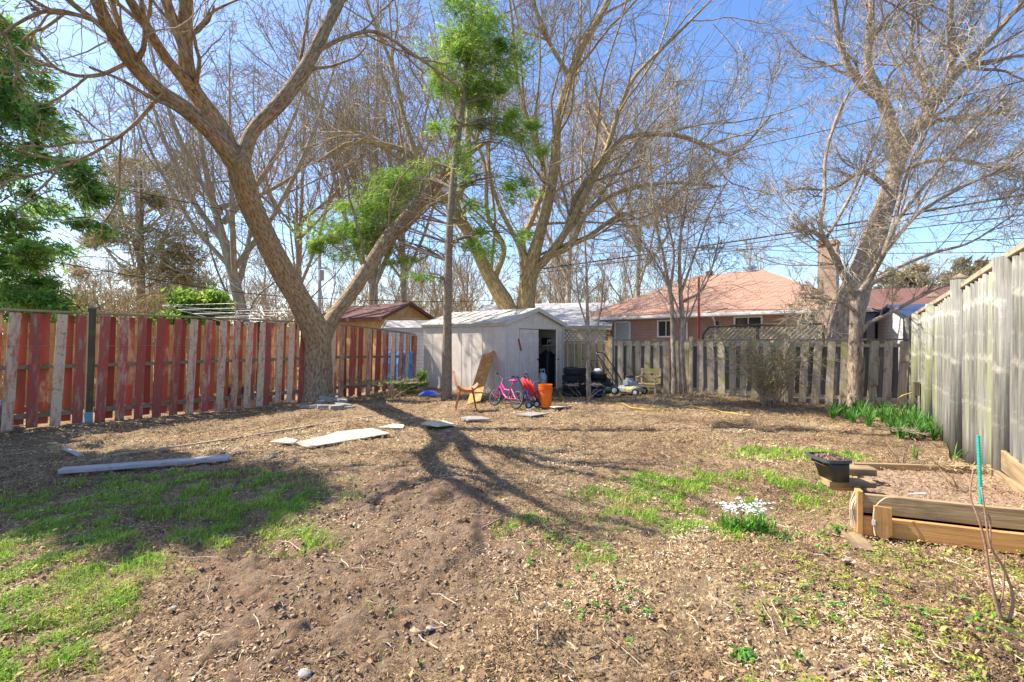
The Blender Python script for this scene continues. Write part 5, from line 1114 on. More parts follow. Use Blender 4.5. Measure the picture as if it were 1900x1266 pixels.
# blocks under and beside the planter
px_ = A(2.74, 4.12, 0)
t = thing('wood_block', 'short wooden blocks stacked under the black planter at the bed corner', 'wood block', px_)
b = MB(); b.beam(px_ + A(-.09, -.02, .31), px_ + A(.27, -.06, .31), .13, .05, side=UP * .01 + A(0, 1, 0), rnd=.9); b.build('block', M['bedwood'], t)
b = MB(); b.beam(px_ + A(-.04, 0, .265), px_ + A(.18, -.03, .265), .1, .038, side=(0, 1, 0)); b.build('block', M['bedorange'], t)
p = A(3.13, 4.42, .325); b = MB(); b.beam(p - A(.17, -.02, 0), p + A(.13, -.03, 0), .15, .065, side=(0, 1, 0)); tag(b.build('wood_block', M['bedwood'], origin=tuple(p)), 'square cut timber offcut lying on the bed side board behind the planter', 'wood block')
def planter():
    c = px_ + A(-.02, -.02, .338); t = thing('planter', 'black rectangular plastic planter full of dry brown plants at the bed corner', 'planter', c)
    def ring(w, d, z, r=.03, sx=0.0):
        o = []
        for k in range(24):
            a = 2 * math.pi * k / 24; x = math.copysign(abs(math.cos(a)) ** .35, math.cos(a)) * w / 2; y = math.copysign(abs(math.sin(a)) ** .35, math.sin(a)) * d / 2; o.append(c + A(x + sx, y, z))
        return o
    def skin(b, rings):
        V = [p for r in rings for p in r]; f = [(k * 24 + i, k * 24 + (i + 1) % 24, (k + 1) * 24 + (i + 1) % 24, (k + 1) * 24 + i) for k in range(len(rings) - 1) for i in range(24)]; b.add(V, f, None, .5)
    lean = -.045
    b = MB(); skin(b, [ring(.001, .001, 0), ring(.13, .24, 0), ring(.15, .28, .1, sx=lean * .4), ring(.20, .285, .168, sx=lean), ring(.19, .275, .168, sx=lean), ring(.14, .26, .08, sx=lean * .4)]); b.build('pot', M['black'], t, smooth=True)
    b = MB(); skin(b, [ring(.20, .285, .165, sx=lean), ring(.235, .32, .165, sx=lean), ring(.235, .32, .19, sx=lean), ring(.205, .29, .19, sx=lean), ring(.20, .285, .165, sx=lean)]); b.build('rim', flat('charcoal plastic rim', (.07, .07, .085), .4), t, smooth=False)
    b = MB(); skin(b, [ring(.001, .001, .145, sx=lean), ring(.185, .265, .13, sx=lean)]); b.build('soil', M['soilm'], t)
    rr = np.random.RandomState(4); m = 420; x = c[0] + lean + (rr.rand(m) - .5) * .19; y = c[1] + (rr.rand(m) - .5) * .24; b = MB(); leaves(b, x, y, c[2] + .145 + rr.rand(m) * .045, .02 + .03 * rr.rand(m), .006 + .008 * rr.rand(m), rr, 1, .2 + .5 * rr.rand(m)); kind(b.build('dry_leaves', M['litter'], t), 'stuff')
planter()
# teal stake
p = A(3.56, 3.68, .2); q = D(1815, 808, 3.74); t = MB(); t.tube([p, (p + q) / 2, q], .011, 10)
for k in range(28):
    c = p + (q - p) * (k + .5) / 28; t.tube([c - (q - p) * .004, c + (q - p) * .004], .0135, 8)
tag(t.build('plant_stake', M['teal'], origin=tuple(p)), 'ribbed teal plant stake stuck upright in the raised bed soil', 'stake')
# twine with tag
fd = N(FR - FL); fn = A(fd[1], -fd[0], 0); o = FL + fd * .05 + fn * .055
t = thing('twine', 'pale twine with a small white tag hanging over the bed corner', 'twine', o)
b = MB(); b.tube(cr([(*(o + fd * .16 + UP * .315), .004), (*(o + fd * .09 + fn * .03 + UP * .31), .004), (*(o + fd * .03 + fn * .03 + UP * .23), .004), (*(o + fd * .02 + fn * .03 + UP * .12), .004), (*(o + fd * .03 + fn * .04 + UP * .02), .004)], 18)[:, :3], .004, 6)
rr = random.Random(2)
for k in range(16):
    a = FL + A(-.03 + rr.random() * .03, rr.random() * .05 - .03, .33 - rr.random() * .03); b.tube(cr([(*a, .003), (*(a + A(-.03 - rr.random() * .03, -.01, -.1)), .003), (*(a + A(-.02 - rr.random() * .03, -.01, -.2 - rr.random() * .08)), .003)], 8)[:, :3], .0035, 5)
b.build('strand', M['rope'], t); b = MB(); b.box(o + fd * .02 + fn * .037 + UP * .12, .022, .004, .04, math.atan2(fd[1], fd[0])); b.build('tag', M['white'], t)
b = MB(); p = A(3.22, 3.93, .262); b.beam(p, p + A(.13, .0, .006), .02, .004, side=(0, 1, 0)); tag(b.build('plant_label', M['white'], origin=tuple(p)), 'small white plastic plant label lying on the bed soil', 'plant label')

# ================================================================ LUMBER AND STONES ON THE GROUND
def lying(name, label, cat, a, c, w, th, mat, lift=0.0, seg=3, jit=.004, group=None):
    a = A(*a); c = A(*c); d = N(c - a); b = MB(); a[2] += th / 2 + lift; c[2] += th / 2 + lift; b.beam(a, c, w, th, side=A(-d[1], d[0], 0), seg=seg, jit=jit)
    return tag(b.build(name, mat, origin=tuple(A(a[0], a[1], a[2] - th / 2))), label, cat, group)
lying('plank', 'long pale grey wooden plank lying on the grass at the left', 'plank', g3(112, 881), g3(425, 852), .15, .05, M['greyboard'], .02)
lying('wood_strip', 'long thin wooden strip on the leaves behind the grey plank', 'wood strip', g3(200, 848), g3(420, 815), .04, .02, M['strip'], .012)
lying('wood_strip', 'thin wooden strip running towards the concrete rubble pile', 'wood strip', g3(428, 814), g3(690, 773), .04, .02, M['strip'], .012)
lying('wood_strip', 'short pale strip at the foot of the red fence, far left', 'wood strip', g3(0, 800), g3(48, 792), .05, .02, M['greyboard'], .012)
lying('wood_scrap', 'small split pale scrap of wood on the bare earth at the left', 'wood scrap', g3(120, 834), g3(150, 847), .06, .02, M['greyboard'], .012)
lying('plank', 'short brown plank half sunk in the ground before the raised bed', 'plank', g3(1578, 990), g3(1605, 1022), .13, .02, M['bedwood'], -.002)
lying('stick', 'thin forked stick lying on the soil in the middle', 'stick', g3(893, 985), g3(928, 972), .012, .01, M['barkY'], .015)
def sheet(label, px, th=.016, mat='whitesheet', name='board_sheet', cat='board', lift=.012):
    P = [g3(*q) for q in px]; z = max(p[2] for p in P) + lift + th * .5; P = [A(p[0], p[1], z) for p in P]; c = sum(P) / len(P); b = MB(); b.prism(P, UP * th)
    return tag(b.build(name, M[mat], origin=tuple(c)), label, cat)
sheet('long white board sheet lying flat on the dead leaves', [(548, 826), (572, 834), (724, 808), (690, 798), (625, 805), (605, 812)], lift=.005)
sheet('broken pale board piece touching the left end of the long white sheet', [(500, 825), (545, 828), (552, 821), (530, 817)])
sheet('small pale board chip beyond the right end of the long white sheet', [(700, 797), (748, 798), (750, 792), (730, 790)])
sheet('white square tile lying in the yard below the evergreen trunk', [(782, 791), (812, 796), (845, 792), (822, 785), (790, 787)])
sheet('pale flat slab near the brown chair', [(855, 780), (868, 784), (910, 783), (895, 778), (870, 777)], mat='concrete', th=.03)
sheet('pale flat slab before the orange bucket', [(955, 773), (985, 777), (1018, 772), (990, 769)], mat='concrete', th=.02)
sheet('pale plank piece right of the orange bucket', [(1020, 759), (1030, 761), (1062, 758), (1055, 756)], mat='whitesheet', th=.02)
def rock(label, px, py, sx, sy, sz, dz, rz, seed, tilt=0):
    rr = random.Random(seed); p = g3(px, py, dz); b = MB(); k = 7; pts = []
    for i in range(k):
        a = 2 * math.pi * i / k + rr.random() * .5; q = .8 + .35 * rr.random(); x = sx * q * math.cos(a); y = sy * q * math.sin(a); pts.append(A(x * math.cos(rz) - y * math.sin(rz), x * math.sin(rz) + y * math.cos(rz), x * tilt))
    b.prism([p + q for q in pts], (rr.random() * .02, rr.random() * .02, sz)); c = sum(pts) / k
    return tag(b.build('concrete_chunk', M['concrete'], origin=tuple(p)), label, 'concrete chunk', 'broken concrete chunks at the tree foot')
for q in (('flat pale chunk at the left end of the concrete rubble pile', 575, 757, .25, .12, .07, .0, .1, 1), ('low chunk at the front centre of the concrete rubble pile', 600, 758, .16, .10, .08, 0, .2, 2), ('big tilted grey slab leaning on top of the concrete rubble pile', 606, 750, .22, .14, .06, .13, -.1, 3, -.25),
          ('upper right slab resting on the concrete rubble pile', 632, 750, .2, .12, .06, .10, -.2, 4, -.2), ('broad rounded chunk at the front right of the concrete rubble pile', 622, 758, .18, .14, .09, 0, .4, 5), ('lower right slab under the upper one in the concrete rubble', 636, 754, .2, .1, .06, .03, -.1, 6, -.1),
          ('small chunk wedged in the middle of the concrete rubble pile', 594, 752, .11, .09, .12, .02, .5, 7), ('thin slab lying apart to the right of the concrete rubble', 648, 757, .12, .07, .04, 0, .1, 8), ('small grey slab behind the concrete rubble against the trunk', 618, 741, .14, .08, .05, .12, .3, 9)): rock(*q)
for (px, py, s, lab) in ((565, 1245, .035, 'grey stone in the litter at the bottom edge'), (798, 1160, .022, 'small round dark pebble in the turned soil'), (780, 1166, .016, 'paler small pebble beside the dark one in the turned soil'), (1570, 1046, .028, 'blue grey stone in front of the loose plank'), (1180, 1125, .018, 'dark clod like pebble on the dry litter'), (322, 1125, .02, 'dark pebble in the lower left earth')):
    p = g3(px, py, .008); b = MB(); b.ball(p, s, s * .8, s * .55, jit=.25, rng=random.Random(px)); tag(b.build('stone', M['concrete'], origin=tuple(p), smooth=True), lab, 'stone')
# ================================================================ THINGS BY THE SHED
def chair():
    p = g3(862, 760); t = thing('chair', 'brown mid century shell chair on tapered legs in front of the shed', 'chair', p, R(8))
    prof = [(-.30, .80), (-.29, .70), (-.26, .58), (-.20, .47), (-.10, .41), (.03, .385), (.17, .39), (.27, .43), (.36, .50), (.43, .49)]
    prof = np.array([(x, z) for x, z in prof]); c = cr([(x, 0, z, .01) for x, z in prof], 22); W2 = 9; V = []; B = []
    for i, q in enumerate(c):
        s = i / 21; hw = .26 - .05 * abs(s - .5)
        for j in range(W2):
            v = j / (W2 - 1) * 2 - 1; up = .07 * v * v * (1 if .1 < s < .95 else .5); V.append((q[0] * .82 + (0.03 * v * v if s < .3 else 0), v * hw, q[2] + up)); B.append((s, v * .3, 0))
    n1 = len(V); V2 = [(x, y, z - .012) for x, y, z in V]; f = [(i * W2 + j, i * W2 + j + 1, (i + 1) * W2 + j + 1, (i + 1) * W2 + j) for i in range(21) for j in range(W2 - 1)]
    b = MB(); b.add(V, f, None, .5); b.add(V2, [q[::-1] for q in f], None, .5)
    for (j) in (0, W2 - 1):
        b.add(V + V2, [(i * W2 + j, (i + 1) * W2 + j, n1 + (i + 1) * W2 + j, n1 + i * W2 + j) for i in range(21)], None, .5)
    b.build('shell', M['brownshell'], t, world=False, smooth=True)
    for (x, y, x2, y2) in ((-.10, .17, -.20, .22), (-.10, -.17, -.20, -.22), (.17, .17, .25, .22), (.17, -.17, .25, -.22)):
        b = MB(); b.tube([(x, y, .47 if x > 0 else .46), (x2, y2, 0)], [.018, .011], 8); b.build('leg', M['legwood'], t, world=False)
    b = MB(); b.beam((-.12, -.17, .39), (-.12, .17, .39), .03, .02); b.beam((.18, -.17, .39), (.18, .17, .39), .03, .02); b.build('crossbar', M['legwood'], t, world=False)
chair()
# notched plywood plank leaning on the shed side
a = g3(880, 748); top = SL + sw * (LW * .83) + nS * .05 + UP * 1.17; d = N(top - a); s = N(A(*sw)); s = N(s - d * np.dot(s, d)); L = np.linalg.norm(top - a); b = MB()
hw = .19; nn = np.cross(s, d); b.prism([a - s * hw, a + s * (hw - .02), a + s * (hw + .02) + d * (L + .06), a + s * .08 + d * (L - .06), a - s * .04 + d * (L - .07), a - s * (hw - .07) + d * L, a - s * (hw - .02) + d * (L - .10)], nn * .02)
tag(b.build('plywood_plank', M['ply'], origin=tuple(a)), 'orange brown plywood plank with notched top leaning against the shed', 'plank')
# blue saucer
p = g3(797, 733); t = MB(); t.lathe([(0, .13), (.09, .12), (.18, .085), (.25, .04), (.30, .02), (.32, .0), (.30, -.005), (.0, .0)], p, (.03, -.12, 1), 28)
tag(t.build('saucer_sled', surf('two tone blue plastic', (.02, .06, .72), (.03, .10, .80), (.30, .42, .90), scale=2, s3=3.2, thr=(.52, .56), rough=.3, rv=.02, spec=.6), origin=tuple(p), smooth=True), 'round blue plastic saucer sled lying upside down beside the evergreen trunk', 'sled')
def wheel(t, x, z, r, tw, tyre, rim, y=0, spokes=14):
    g_ = r - tw
    b = MB(); prof = [(g_ + tw * (1 + math.cos(a)) * .5 * 1.0, math.sin(a) * tw * .5) for a in np.linspace(0, 2 * math.pi, 9)]; b.lathe(prof, (x, y, z), (0, 1, 0), 26); w = b.build('wheel', tyre, t, world=False, smooth=True)
    b = MB(); b.lathe([(g_ - .012, -.011), (g_ + .003, -.011), (g_ + .003, .011), (g_ - .012, .011), (g_ - .012, -.011)], (x, y, z), (0, 1, 0), 26); b.build('rim', rim, w, world=False)
    b = MB()
    for k in range(spokes):
        a = 2 * math.pi * k / spokes; b.tube([(x + math.cos(a + .3) * .014, y + (.02 if k % 2 else -.02), z + math.sin(a + .3) * .014), (x + math.cos(a) * (g_ - .008), y, z + math.sin(a) * (g_ - .008))], .0022, 4)
    b.tube([(x, y - .035, z), (x, y + .035, z)], .013, 8); b.build('spokes', M['chrome'], w, world=False); return w
def bicycle(label, loc, rz, lean, r, fm, saddle, steer=0):
    t = thing('bicycle', label, 'bicycle', loc, rz); t.rotation_euler = (lean, 0, rz); wb = r * 3.4; k = r / .2
    wheel(t, 0, r, r, .032 * k, M['rubber'], M['chrome']); wheel(t, wb, r, r, .032 * k, M['rubber'], M['chrome'])
    bb = (wb * .42, 0, r * .95); st = (wb * .30, 0, r * 2.15); hd = (wb * .80, 0, r * 2.45); hb = (wb * .83, 0, r * 2.15); b = MB(); q = .014 * k
    for p0, p1 in ((bb, st), (hd, hb)): b.tube([p0, p1], q, 8)
    b.tube([bb, (wb * .62, 0, r * 1.35), hb], q * 1.5, 8); b.tube([(wb * .34, 0, r * 1.8), (wb * .6, 0, r * 1.85), hd], q * 1.2, 8)
    for s in (-1, 1): b.tube([bb, (0, s * .03 * k, r)], q * .7, 6); b.tube([(st[0] * 1.02, 0, st[2] * .92), (0, s * .03 * k, r)], q * .65, 6)
    b.build('frame', fm, t, world=False); b = MB()
    for s in (-1, 1): b.tube([hb, (wb * .86, s * .03 * k, r * 1.95), (wb, s * .03 * k, r)], q * .75, 6)
    b.build('fork', fm, t, world=False); b = MB(); h = (wb * .78, 0, r * 2.95)
    b.tube([hd, h], q * .8, 8); b.tube([(wb * .70, -.22 * k, r * 3.35), (wb * .78, -.1 * k, r * 3.1), h, (wb * .78, .1 * k, r * 3.1), (wb * .70, .22 * k, r * 3.35)], q * .7, 8); hbo = b.build('handlebar', M['chrome'], t, world=False)
    for s in (-1, 1): b = MB(); b.tube([(wb * .71, s * .19 * k, r * 3.3), (wb * .66, s * .27 * k, r * 3.42)], q * 1.2, 8); b.build('grip', M['black'], hbo, world=False)
    b = MB(); b.tube([st, (st[0] - .01, 0, r * 2.75)], q * .8, 8); V = (st[0] - .02, 0, r * 2.82); b.ball((V[0] - .03 * k, 0, V[2]), .085 * k, .06 * k, .03 * k); b.ball((V[0] + .06 * k, 0, V[2]), .08 * k, .025 * k, .022 * k); b.build('saddle', saddle, t, world=False, smooth=True)
    b = MB(); b.tube([(bb[0], -.06 * k, bb[2]), (bb[0], .06 * k, bb[2])], q, 8); b.tube([(bb[0], .06 * k, bb[2]), (bb[0] + .07 * k, .06 * k, bb[2] - .07 * k)], q * .6, 6); b.tube([(bb[0], -.06 * k, bb[2]), (bb[0] - .07 * k, -.06 * k, bb[2] + .07 * k)], q * .6, 6)
    b.lathe([(.03 * k, -.004), (.055 * k, -.004), (.055 * k, .004), (.03 * k, .004)], (bb[0], -.045 * k, bb[2]), (0, 1, 0), 16); cr_ = b.build('crank', M['steel'], t, world=False)
    for s in (-1, 1): b = MB(); b.box((bb[0] + s * .07 * k, s * .09 * k, bb[2] - s * .07 * k), .07 * k, .05 * k, .02); b.build('pedal', M['black'], cr_, world=False)
    return t
bicycle('small magenta bicycle leaning at the shed corner', g3(956, 762), math.atan2(.56, -.50), R(12), .215, M['pink'], M['pink'])
bicycle('child bicycle with blue violet frame squeezed behind the magenta one', g3(968, 748), math.atan2(-.85, .35), R(-10), .185, M['purple'], M['black'])
def stroller():
    p = g3(988, 757); t = thing('stroller', 'folded umbrella stroller with red cloth leaning beside the orange bucket', 'stroller', p)
    def q(px, py, Z): return D(px, py, Z)
    Z = p[1]; b = MB()
    for (x0, y0, x1, y1, dz) in ((983, 748, 962, 702, 0), (997, 748, 978, 696, .1), (985, 745, 972, 698, .2), (992, 746, 968, 704, .15), (1000, 744, 980, 712, .05), (979, 745, 974, 712, .1)):
        b.tube([q(x0, y0, Z + dz), q((x0 + x1) / 2, (y0 + y1) / 2, Z + dz + .05), q(x1, y1, Z + dz + .15)], .011, 8)
    b.build('frame', M['black'], t); b = MB()
    for (x0, y0, x1, y1, w) in ((984, 728, 970, 702, 16), (990, 736, 978, 704, 13), (975, 722, 968, 704, 12)):
        a = q(x0, y0, Z + .06); c = q(x1, y1, Z + .14); m = (a + c) / 2 + A(.02, -.03, -.01); b.tube([a, m, c], [w / 2 / F * Z * .7, w / 2 / F * Z, w / 2 / F * Z * .6], 9, flat=.6)
    b.tube([q(1001, 742, Z), q(992, 722, Z + .03), q(982, 705, Z + .1)], [.03, .045, .03], 8, flat=.5)
    b.build('seat_cloth', M['red'], t, smooth=True)
    for (x, y, dz) in ((981, 752, -.05), (985, 749, .07), (996, 750, 0), (999, 747, .12)):
        c = q(x, y, Z + dz); c[2] = max(c[2], .08 + float(gh(c[0], c[1]))); b = MB(); ax = N(A(.35, 1, 0)); b.lathe([(.048, -.014), (.075, -.016), (.085, -.008), (.085, .008), (.075, .016), (.048, .014)], c, ax, 18); w = b.build('wheel', M['rubber'], t, smooth=True)
        b = MB(); b.lathe([(0, -.012), (.048, -.01), (.048, .01), (0, .012)], c, ax, 12); b.build('hub', flat('pale blue hub', (.25, .4, .6), .4), w)
    for (x, y) in ((962, 701), (979, 695)):
        b = MB(); c = q(x, y, Z + .16); b.tube([c, c + A(-.05, -.03, .03), c + A(-.07, -.06, .0)], .015, 8); b.build('grip', M['black'], t, smooth=True)
stroller()
def shovel():
    a = g3(988, 742); e = D(962, 629, 12.85); t = thing('shovel', 'long shovel with red grip leaning against the shed front', 'shovel', a); d = (e - a)
    b = MB(); b.tube([a + d * .16, a + d * .85], .016, 8); b.build('shaft', M['steel'], t); b = MB(); b.tube([a + d * .80, a + d * .9, e], [.024, .027, .024], 10); b.build('grip', M['redpipe'], t, smooth=True)
    s = N(np.cross(d, (0, 1, 0))); b = MB(); b.prism([a - s * .03, a + s * .03, a + s * .1 + d * .06, a + s * .1 + d * .16, a - s * .1 + d * .16, a - s * .1 + d * .06], (0, -.006, 0)); b.build('blade', M['steel'], t)
shovel()
def bucket():
    p = g3(1012, 756); t = thing('bucket', 'scuffed bright orange plastic bucket in front of the open shed door', 'bucket', p)
    b = MB(); b.lathe([(0, 0), (.125, 0), (.13, .01), (.155, .50), (.160, .50), (.160, .515), (.148, .515), (.12, .02), (0, .02)], p, sides=32); b.build('body', M['orange'], t, smooth=False)
    b = MB()
    for z in (.40, .44, .50): b.lathe([(.15, z - .006), (.166, z - .006), (.166, z + .006), (.15, z + .006)], p, sides=32)
    b.build('rim', M['orange'], t); b = MB(); b.tube(cr([(*(p + A(-.16, 0, .45)), .004), (*(p + A(-.13, -.11, .33)), .004), (*(p + A(0, -.165, .27)), .004), (*(p + A(.13, -.11, .33)), .004), (*(p + A(.16, 0, .45)), .004)], 16)[:, :3], .004, 6); b.build('handle', M['chrome'], t)
bucket()
# tyres
def tyre_mesh():
    b = MB(); prof = [(.185, -.07), (.20, -.095), (.26, -.10), (.305, -.088), (.322, -.06), (.325, 0), (.322, .06), (.305, .088), (.26, .10), (.20, .095), (.185, .07), (.21, .05), (.22, 0), (.21, -.05), (.185, -.07)]
    b.lathe(prof, (0, 0, 0), sides=36)
    for k in range(44):
        a = 2 * math.pi * k / 44
        for z in (-.05, .0, .05): b.box((math.cos(a + z) * .326, math.sin(a + z) * .326, z), .012, .026, .036, a)
    return b.mesh('tyre', M['rubber'])
tm = tyre_mesh(); c1 = g3(1066, 732); c2 = g3(1107, 727)
names = ['bottom tyre of the taller stack beside the shed', 'second tyre from the bottom in the taller stack beside the shed', 'third tyre from the bottom in the taller stack beside the shed', 'top tyre of the taller stack beside the shed']
for k in range(4):
    o = bpy.data.objects.new('tyre', tm); COL.objects.link(o); o.location = (c1[0] + .02 * math.sin(k * 5), c1[1] + .02 * math.cos(k * 3), c1[2] + .10 + k * .2); tag(o, names[k], 'tyre', 'old tyres stacked by the shed')
for k, l in enumerate(('bottom tyre of the shorter stack behind the sapling', 'middle tyre of the shorter stack behind the sapling', 'top tyre of the shorter stack behind the sapling')):
    o = bpy.data.objects.new('tyre', tm); COL.objects.link(o); o.location = (c2[0] + .015 * math.sin(k * 4), c2[1] + .02, c2[2] + .1 + k * .2); o.scale = (.85, .85, .9); tag(o, l, 'tyre', 'old tyres stacked by the shed')
b = MB(); p = A(c2[0] + .03, c2[1], c2[2] + .64); b.ball(p, .13, .10, .07, jit=.3, rng=random.Random(3)); tag(b.build('plastic_bag', M['white'], origin=tuple(p), smooth=True), 'crumpled white plastic bag on the shorter tyre stack', 'bag')
p = g3(1109, 737); t = thing('pail', 'small dark blue pail on the ground below the shorter tyre stack', 'pail', p); b = MB(); b.lathe([(0, 0), (.10, 0), (.135, .2), (.14, .2), (.14, .215), (.12, .215), (.09, .02), (0, .02)], p, sides=20); b.build('body', flat('navy plastic', (.02, .05, .16), .4), t, smooth=True)
b = MB(); b.tube([p + A(-.135, 0, .2), p + A(-.1, -.1, .12), p + A(0, -.14, .09), p + A(.1, -.1, .12), p + A(.135, 0, .2)], .004, 6); b.build('handle', M['steel'], t)
def mower(label, loc, rz, deckm, engm, s=1.0, fold=0, tilt=0):
    t = thing('lawn_mower', label, 'lawn mower', loc, rz); t.scale = (s, s, s); t.rotation_euler = (0, tilt, rz)
    b = MB(); ring = []
    for z, w, l in ((.09, .50, .60), (.16, .50, .60), (.21, .44, .52), (.235, .25, .3)):
        ring.append([(math.copysign(abs(math.cos(a)) ** .5, math.cos(a)) * l / 2, math.copysign(abs(math.sin(a)) ** .5, math.sin(a)) * w / 2, z) for a in np.linspace(0, 2 * math.pi, 25)[:-1]])
    V = [p for r in ring for p in r] + [(0, 0, .24)]; f = [(k * 24 + i, k * 24 + (i + 1) % 24, (k + 1) * 24 + (i + 1) % 24, (k + 1) * 24 + i) for k in range(3) for i in range(24)] + [(72 + i, 72 + (i + 1) % 24, 96, 96) for i in range(24)]
    b.add(V, f, None, .5); b.build('deck', deckm, t, world=False, smooth=True)
    b = MB(); b.lathe([(.13, .23), (.13, .32), (.10, .36), (.10, .42), (.05, .44), (0, .44)], (0, 0, 0), sides=18); b.box((.13, .05, .3), .1, .16, .1); b.box((-.02, -.16, .31), .14, .08, .12); b.build('engine', engm, t, world=False)
    b = MB(); b.lathe([(.10, .42), (.105, .46), (.06, .49), (0, .49)], (0, 0, 0), sides=16); b.build('engine_cover', M['black'], t, world=False)
    for (x, y, r) in ((.27, .27, .09), (.27, -.27, .09), (-.27, .27, .11), (-.27, -.27, .11)):
        b = MB(); b.lathe([(r * .62, -.02), (r * .95, -.024), (r, -.015), (r, .015), (r * .95, .024), (r * .62, .02)], (x, y, r), (0, 1, 0), 22); w = b.build('wheel', M['rubber'], t, world=False, smooth=True)
        b = MB(); b.lathe([(0, -.016), (r * .3, -.022), (r * .62, -.012), (r * .62, .012), (r * .3, .022), (0, .016)], (x, y, r), (0, 1, 0), 18); b.build('hub', M['shedtrim'], w, world=False)
    b = MB()
    for y in (-.2, .2): b.tube([(-.22, y, .2), (-.45, y, .55), (-.78, y * 1.0, .98)], .017, 8)
    b.tube([(-.78, -.2, .98), (-.83, -.17, 1.03), (-.83, .17, 1.03), (-.78, .2, .98)], .013, 8); b.tube([(-.50, -.2, .62), (-.50, .2, .62)], .01, 6); h = b.build('handle', M['black'], t, world=False)
    b = MB(); b.tube([(-.80, -.18, 1.0), (-.72, -.16, 1.02), (-.72, .16, 1.02), (-.80, .18, 1.0)], .007, 6); b.build('bail', M['steel'], h, world=False)
    return t
mower('grey lawn mower with yellow marked deck and folded handle before the back fence', g3(1168, 733), R(-38), surf('grey yellow deck paint', (.36, .36, .33), (.28, .28, .26), (.62, .55, .05), scale=6, s3=5, thr=(.55, .6), rough=.5, rv=.05), M['grey'], 1.12)
mower('dark green lawn mower parked beside the shorter tyre stack', g3(1131, 730) + A(0, .3, 0), R(-70), M['greenpl'], M['dark'], .9)
def oldchair():
    p = D(1203, 633, 13.65) * A(1, 1, 0); p[2] = float(gh(p[0], p[1])); t = thing('wooden_chair', 'weathered low wooden chair standing against the back fence', 'chair', p, R(-34)); 
    def part(nm, *bs, m='newwood'):
        b = MB()
        for q in bs: b.beam(*q[:2], q[2], q[3], side=q[4] if len(q) > 4 else None)
        b.build(nm, M[m], t, world=False)
    for x in (-.26, .26):
        part('leg', ((x, -.2, 0), (x, -.2, .46), .05, .05), m='fencewood'); part('leg', ((x, .2, 0), (x, .26, .70), .05, .05), m='fencewood'); part('armrest', ((x, -.24, .47), (x, .24, .48), .07, .025, (1, 0, 0)))
    part('seat', *[((-.26, -.2 + k * .1, .28), (.26, -.2 + k * .1, .28), .085, .02, (0, 1, 0)) for k in range(5)])
    part('backrest', ((-.30, .25, .62), (.30, .25, .62), .14, .02, (0, 0, 1)), ((-.26, .24, .45), (.26, .24, .45), .09, .02, (0, 0, 1)), ((-.26, .23, .36), (.26, .23, .36), .07, .02, (0, 0, 1)))
    part('apron', ((-.26, -.225, .24), (.26, -.225, .24), .07, .02, (0, 0, 1)))
oldchair()
# hoses
def hose(label, pts, r=.011, name='garden_hose'):
    P = cr([(*g3(x, y, .02), r) for x, y in pts], 60); P[:, 2] = gh(P[:, 0], P[:, 1]) + .016; b = MB(); b.tube(P[:, :3], r, 8); o = tuple(P[0, :3]); tag(b.build(name, M['yellow'], origin=o, smooth=True), label, 'hose')
hose('long yellow garden hose curving over the mound before the back fence', [(1143, 752), (1170, 757), (1205, 762), (1250, 758), (1285, 756), (1320, 761), (1360, 770), (1395, 776)])
a = RP(4.15, .5) + RN * .2; P = cr([(*a, .01), (*(a + RN * .2 - UP * .12), .01), (*g3(1668, 762, .05), .01), (*g3(1650, 768, .02), .01)], 20); b = MB(); b.tube(P[:, :3], .011, 8); tag(b.build('garden_hose', M['yellow'], origin=tuple(a), smooth=True), 'short yellow hose hanging from the outlet box to the daffodils', 'hose')
P = cr([(*g3(1038, 730, .02), .01), (*g3(1042, 738, .03), .01), (*g3(1047, 744, .02), .01), (*g3(1044, 750, .02), .01)], 14); b = MB(); b.tube(P[:, :3], .012, 8); tag(b.build('rope', M['yellow'], origin=tuple(P[0, :3]), smooth=True), 'short pale yellow rope end at the open shed door', 'rope')
# things on the neighbour's side
for k, (px, Z, lab) in enumerate(((727, 15.8, 'blue plastic drum behind the red fence, left of the pair'), (752, 15.6, 'blue plastic drum behind the red fence, next to the shed'))):
    p = D(px, 633, Z) * A(1, 1, 0); t = thing('plastic_drum', lab, 'drum', p, group='blue drums behind the red fence'); b = MB(); b.lathe([(0, 0), (.27, 0), (.29, .03), (.29, .3), (.305, .32), (.29, .34), (.29, .75), (.305, .77), (.29, .79), (.28, 1.12), (.25, 1.15), (0, 1.15)], p, sides=24); b.build('body', M['bluebin'], t, smooth=True)
    b = MB(); b.lathe([(.04, 1.15), (.04, 1.18), (0, 1.18)], p + A(.12, 0, 0), sides=10); b.build('plug', M['black'], t)
p = D(447, 633, 13.6) * A(1, 1, 0); t = thing('toy_car', 'small yellow toy glimpsed between the red fence boards', 'toy', p); b = MB(); b.ball(p + UP * .35, .4, .3, .25); b.build('body', M['yellow'], t, smooth=True)
for dx in (-.25, .25): b = MB(); b.lathe([(0, -.04), (.12, -.04), (.12, .04), (0, .04)], p + A(dx, -.3, .12), (0, 1, 0), 16); b.build('wheel', M['black'], t)
p = D(5, 633, 9.4) * A(1, 1, 0); p = L0 - LD * .45 + A(-.25, .25, 0); b = MB(); b.ball(p + UP * .25, .22, .2, .24, jit=.2, rng=random.Random(8)); tag(b.build('garbage_bag', flat('dark blue bag plastic', (.05, .06, .11), .3), origin=tuple(p), smooth=True), 'crumpled dark bag behind the leftmost red fence boards', 'bag')
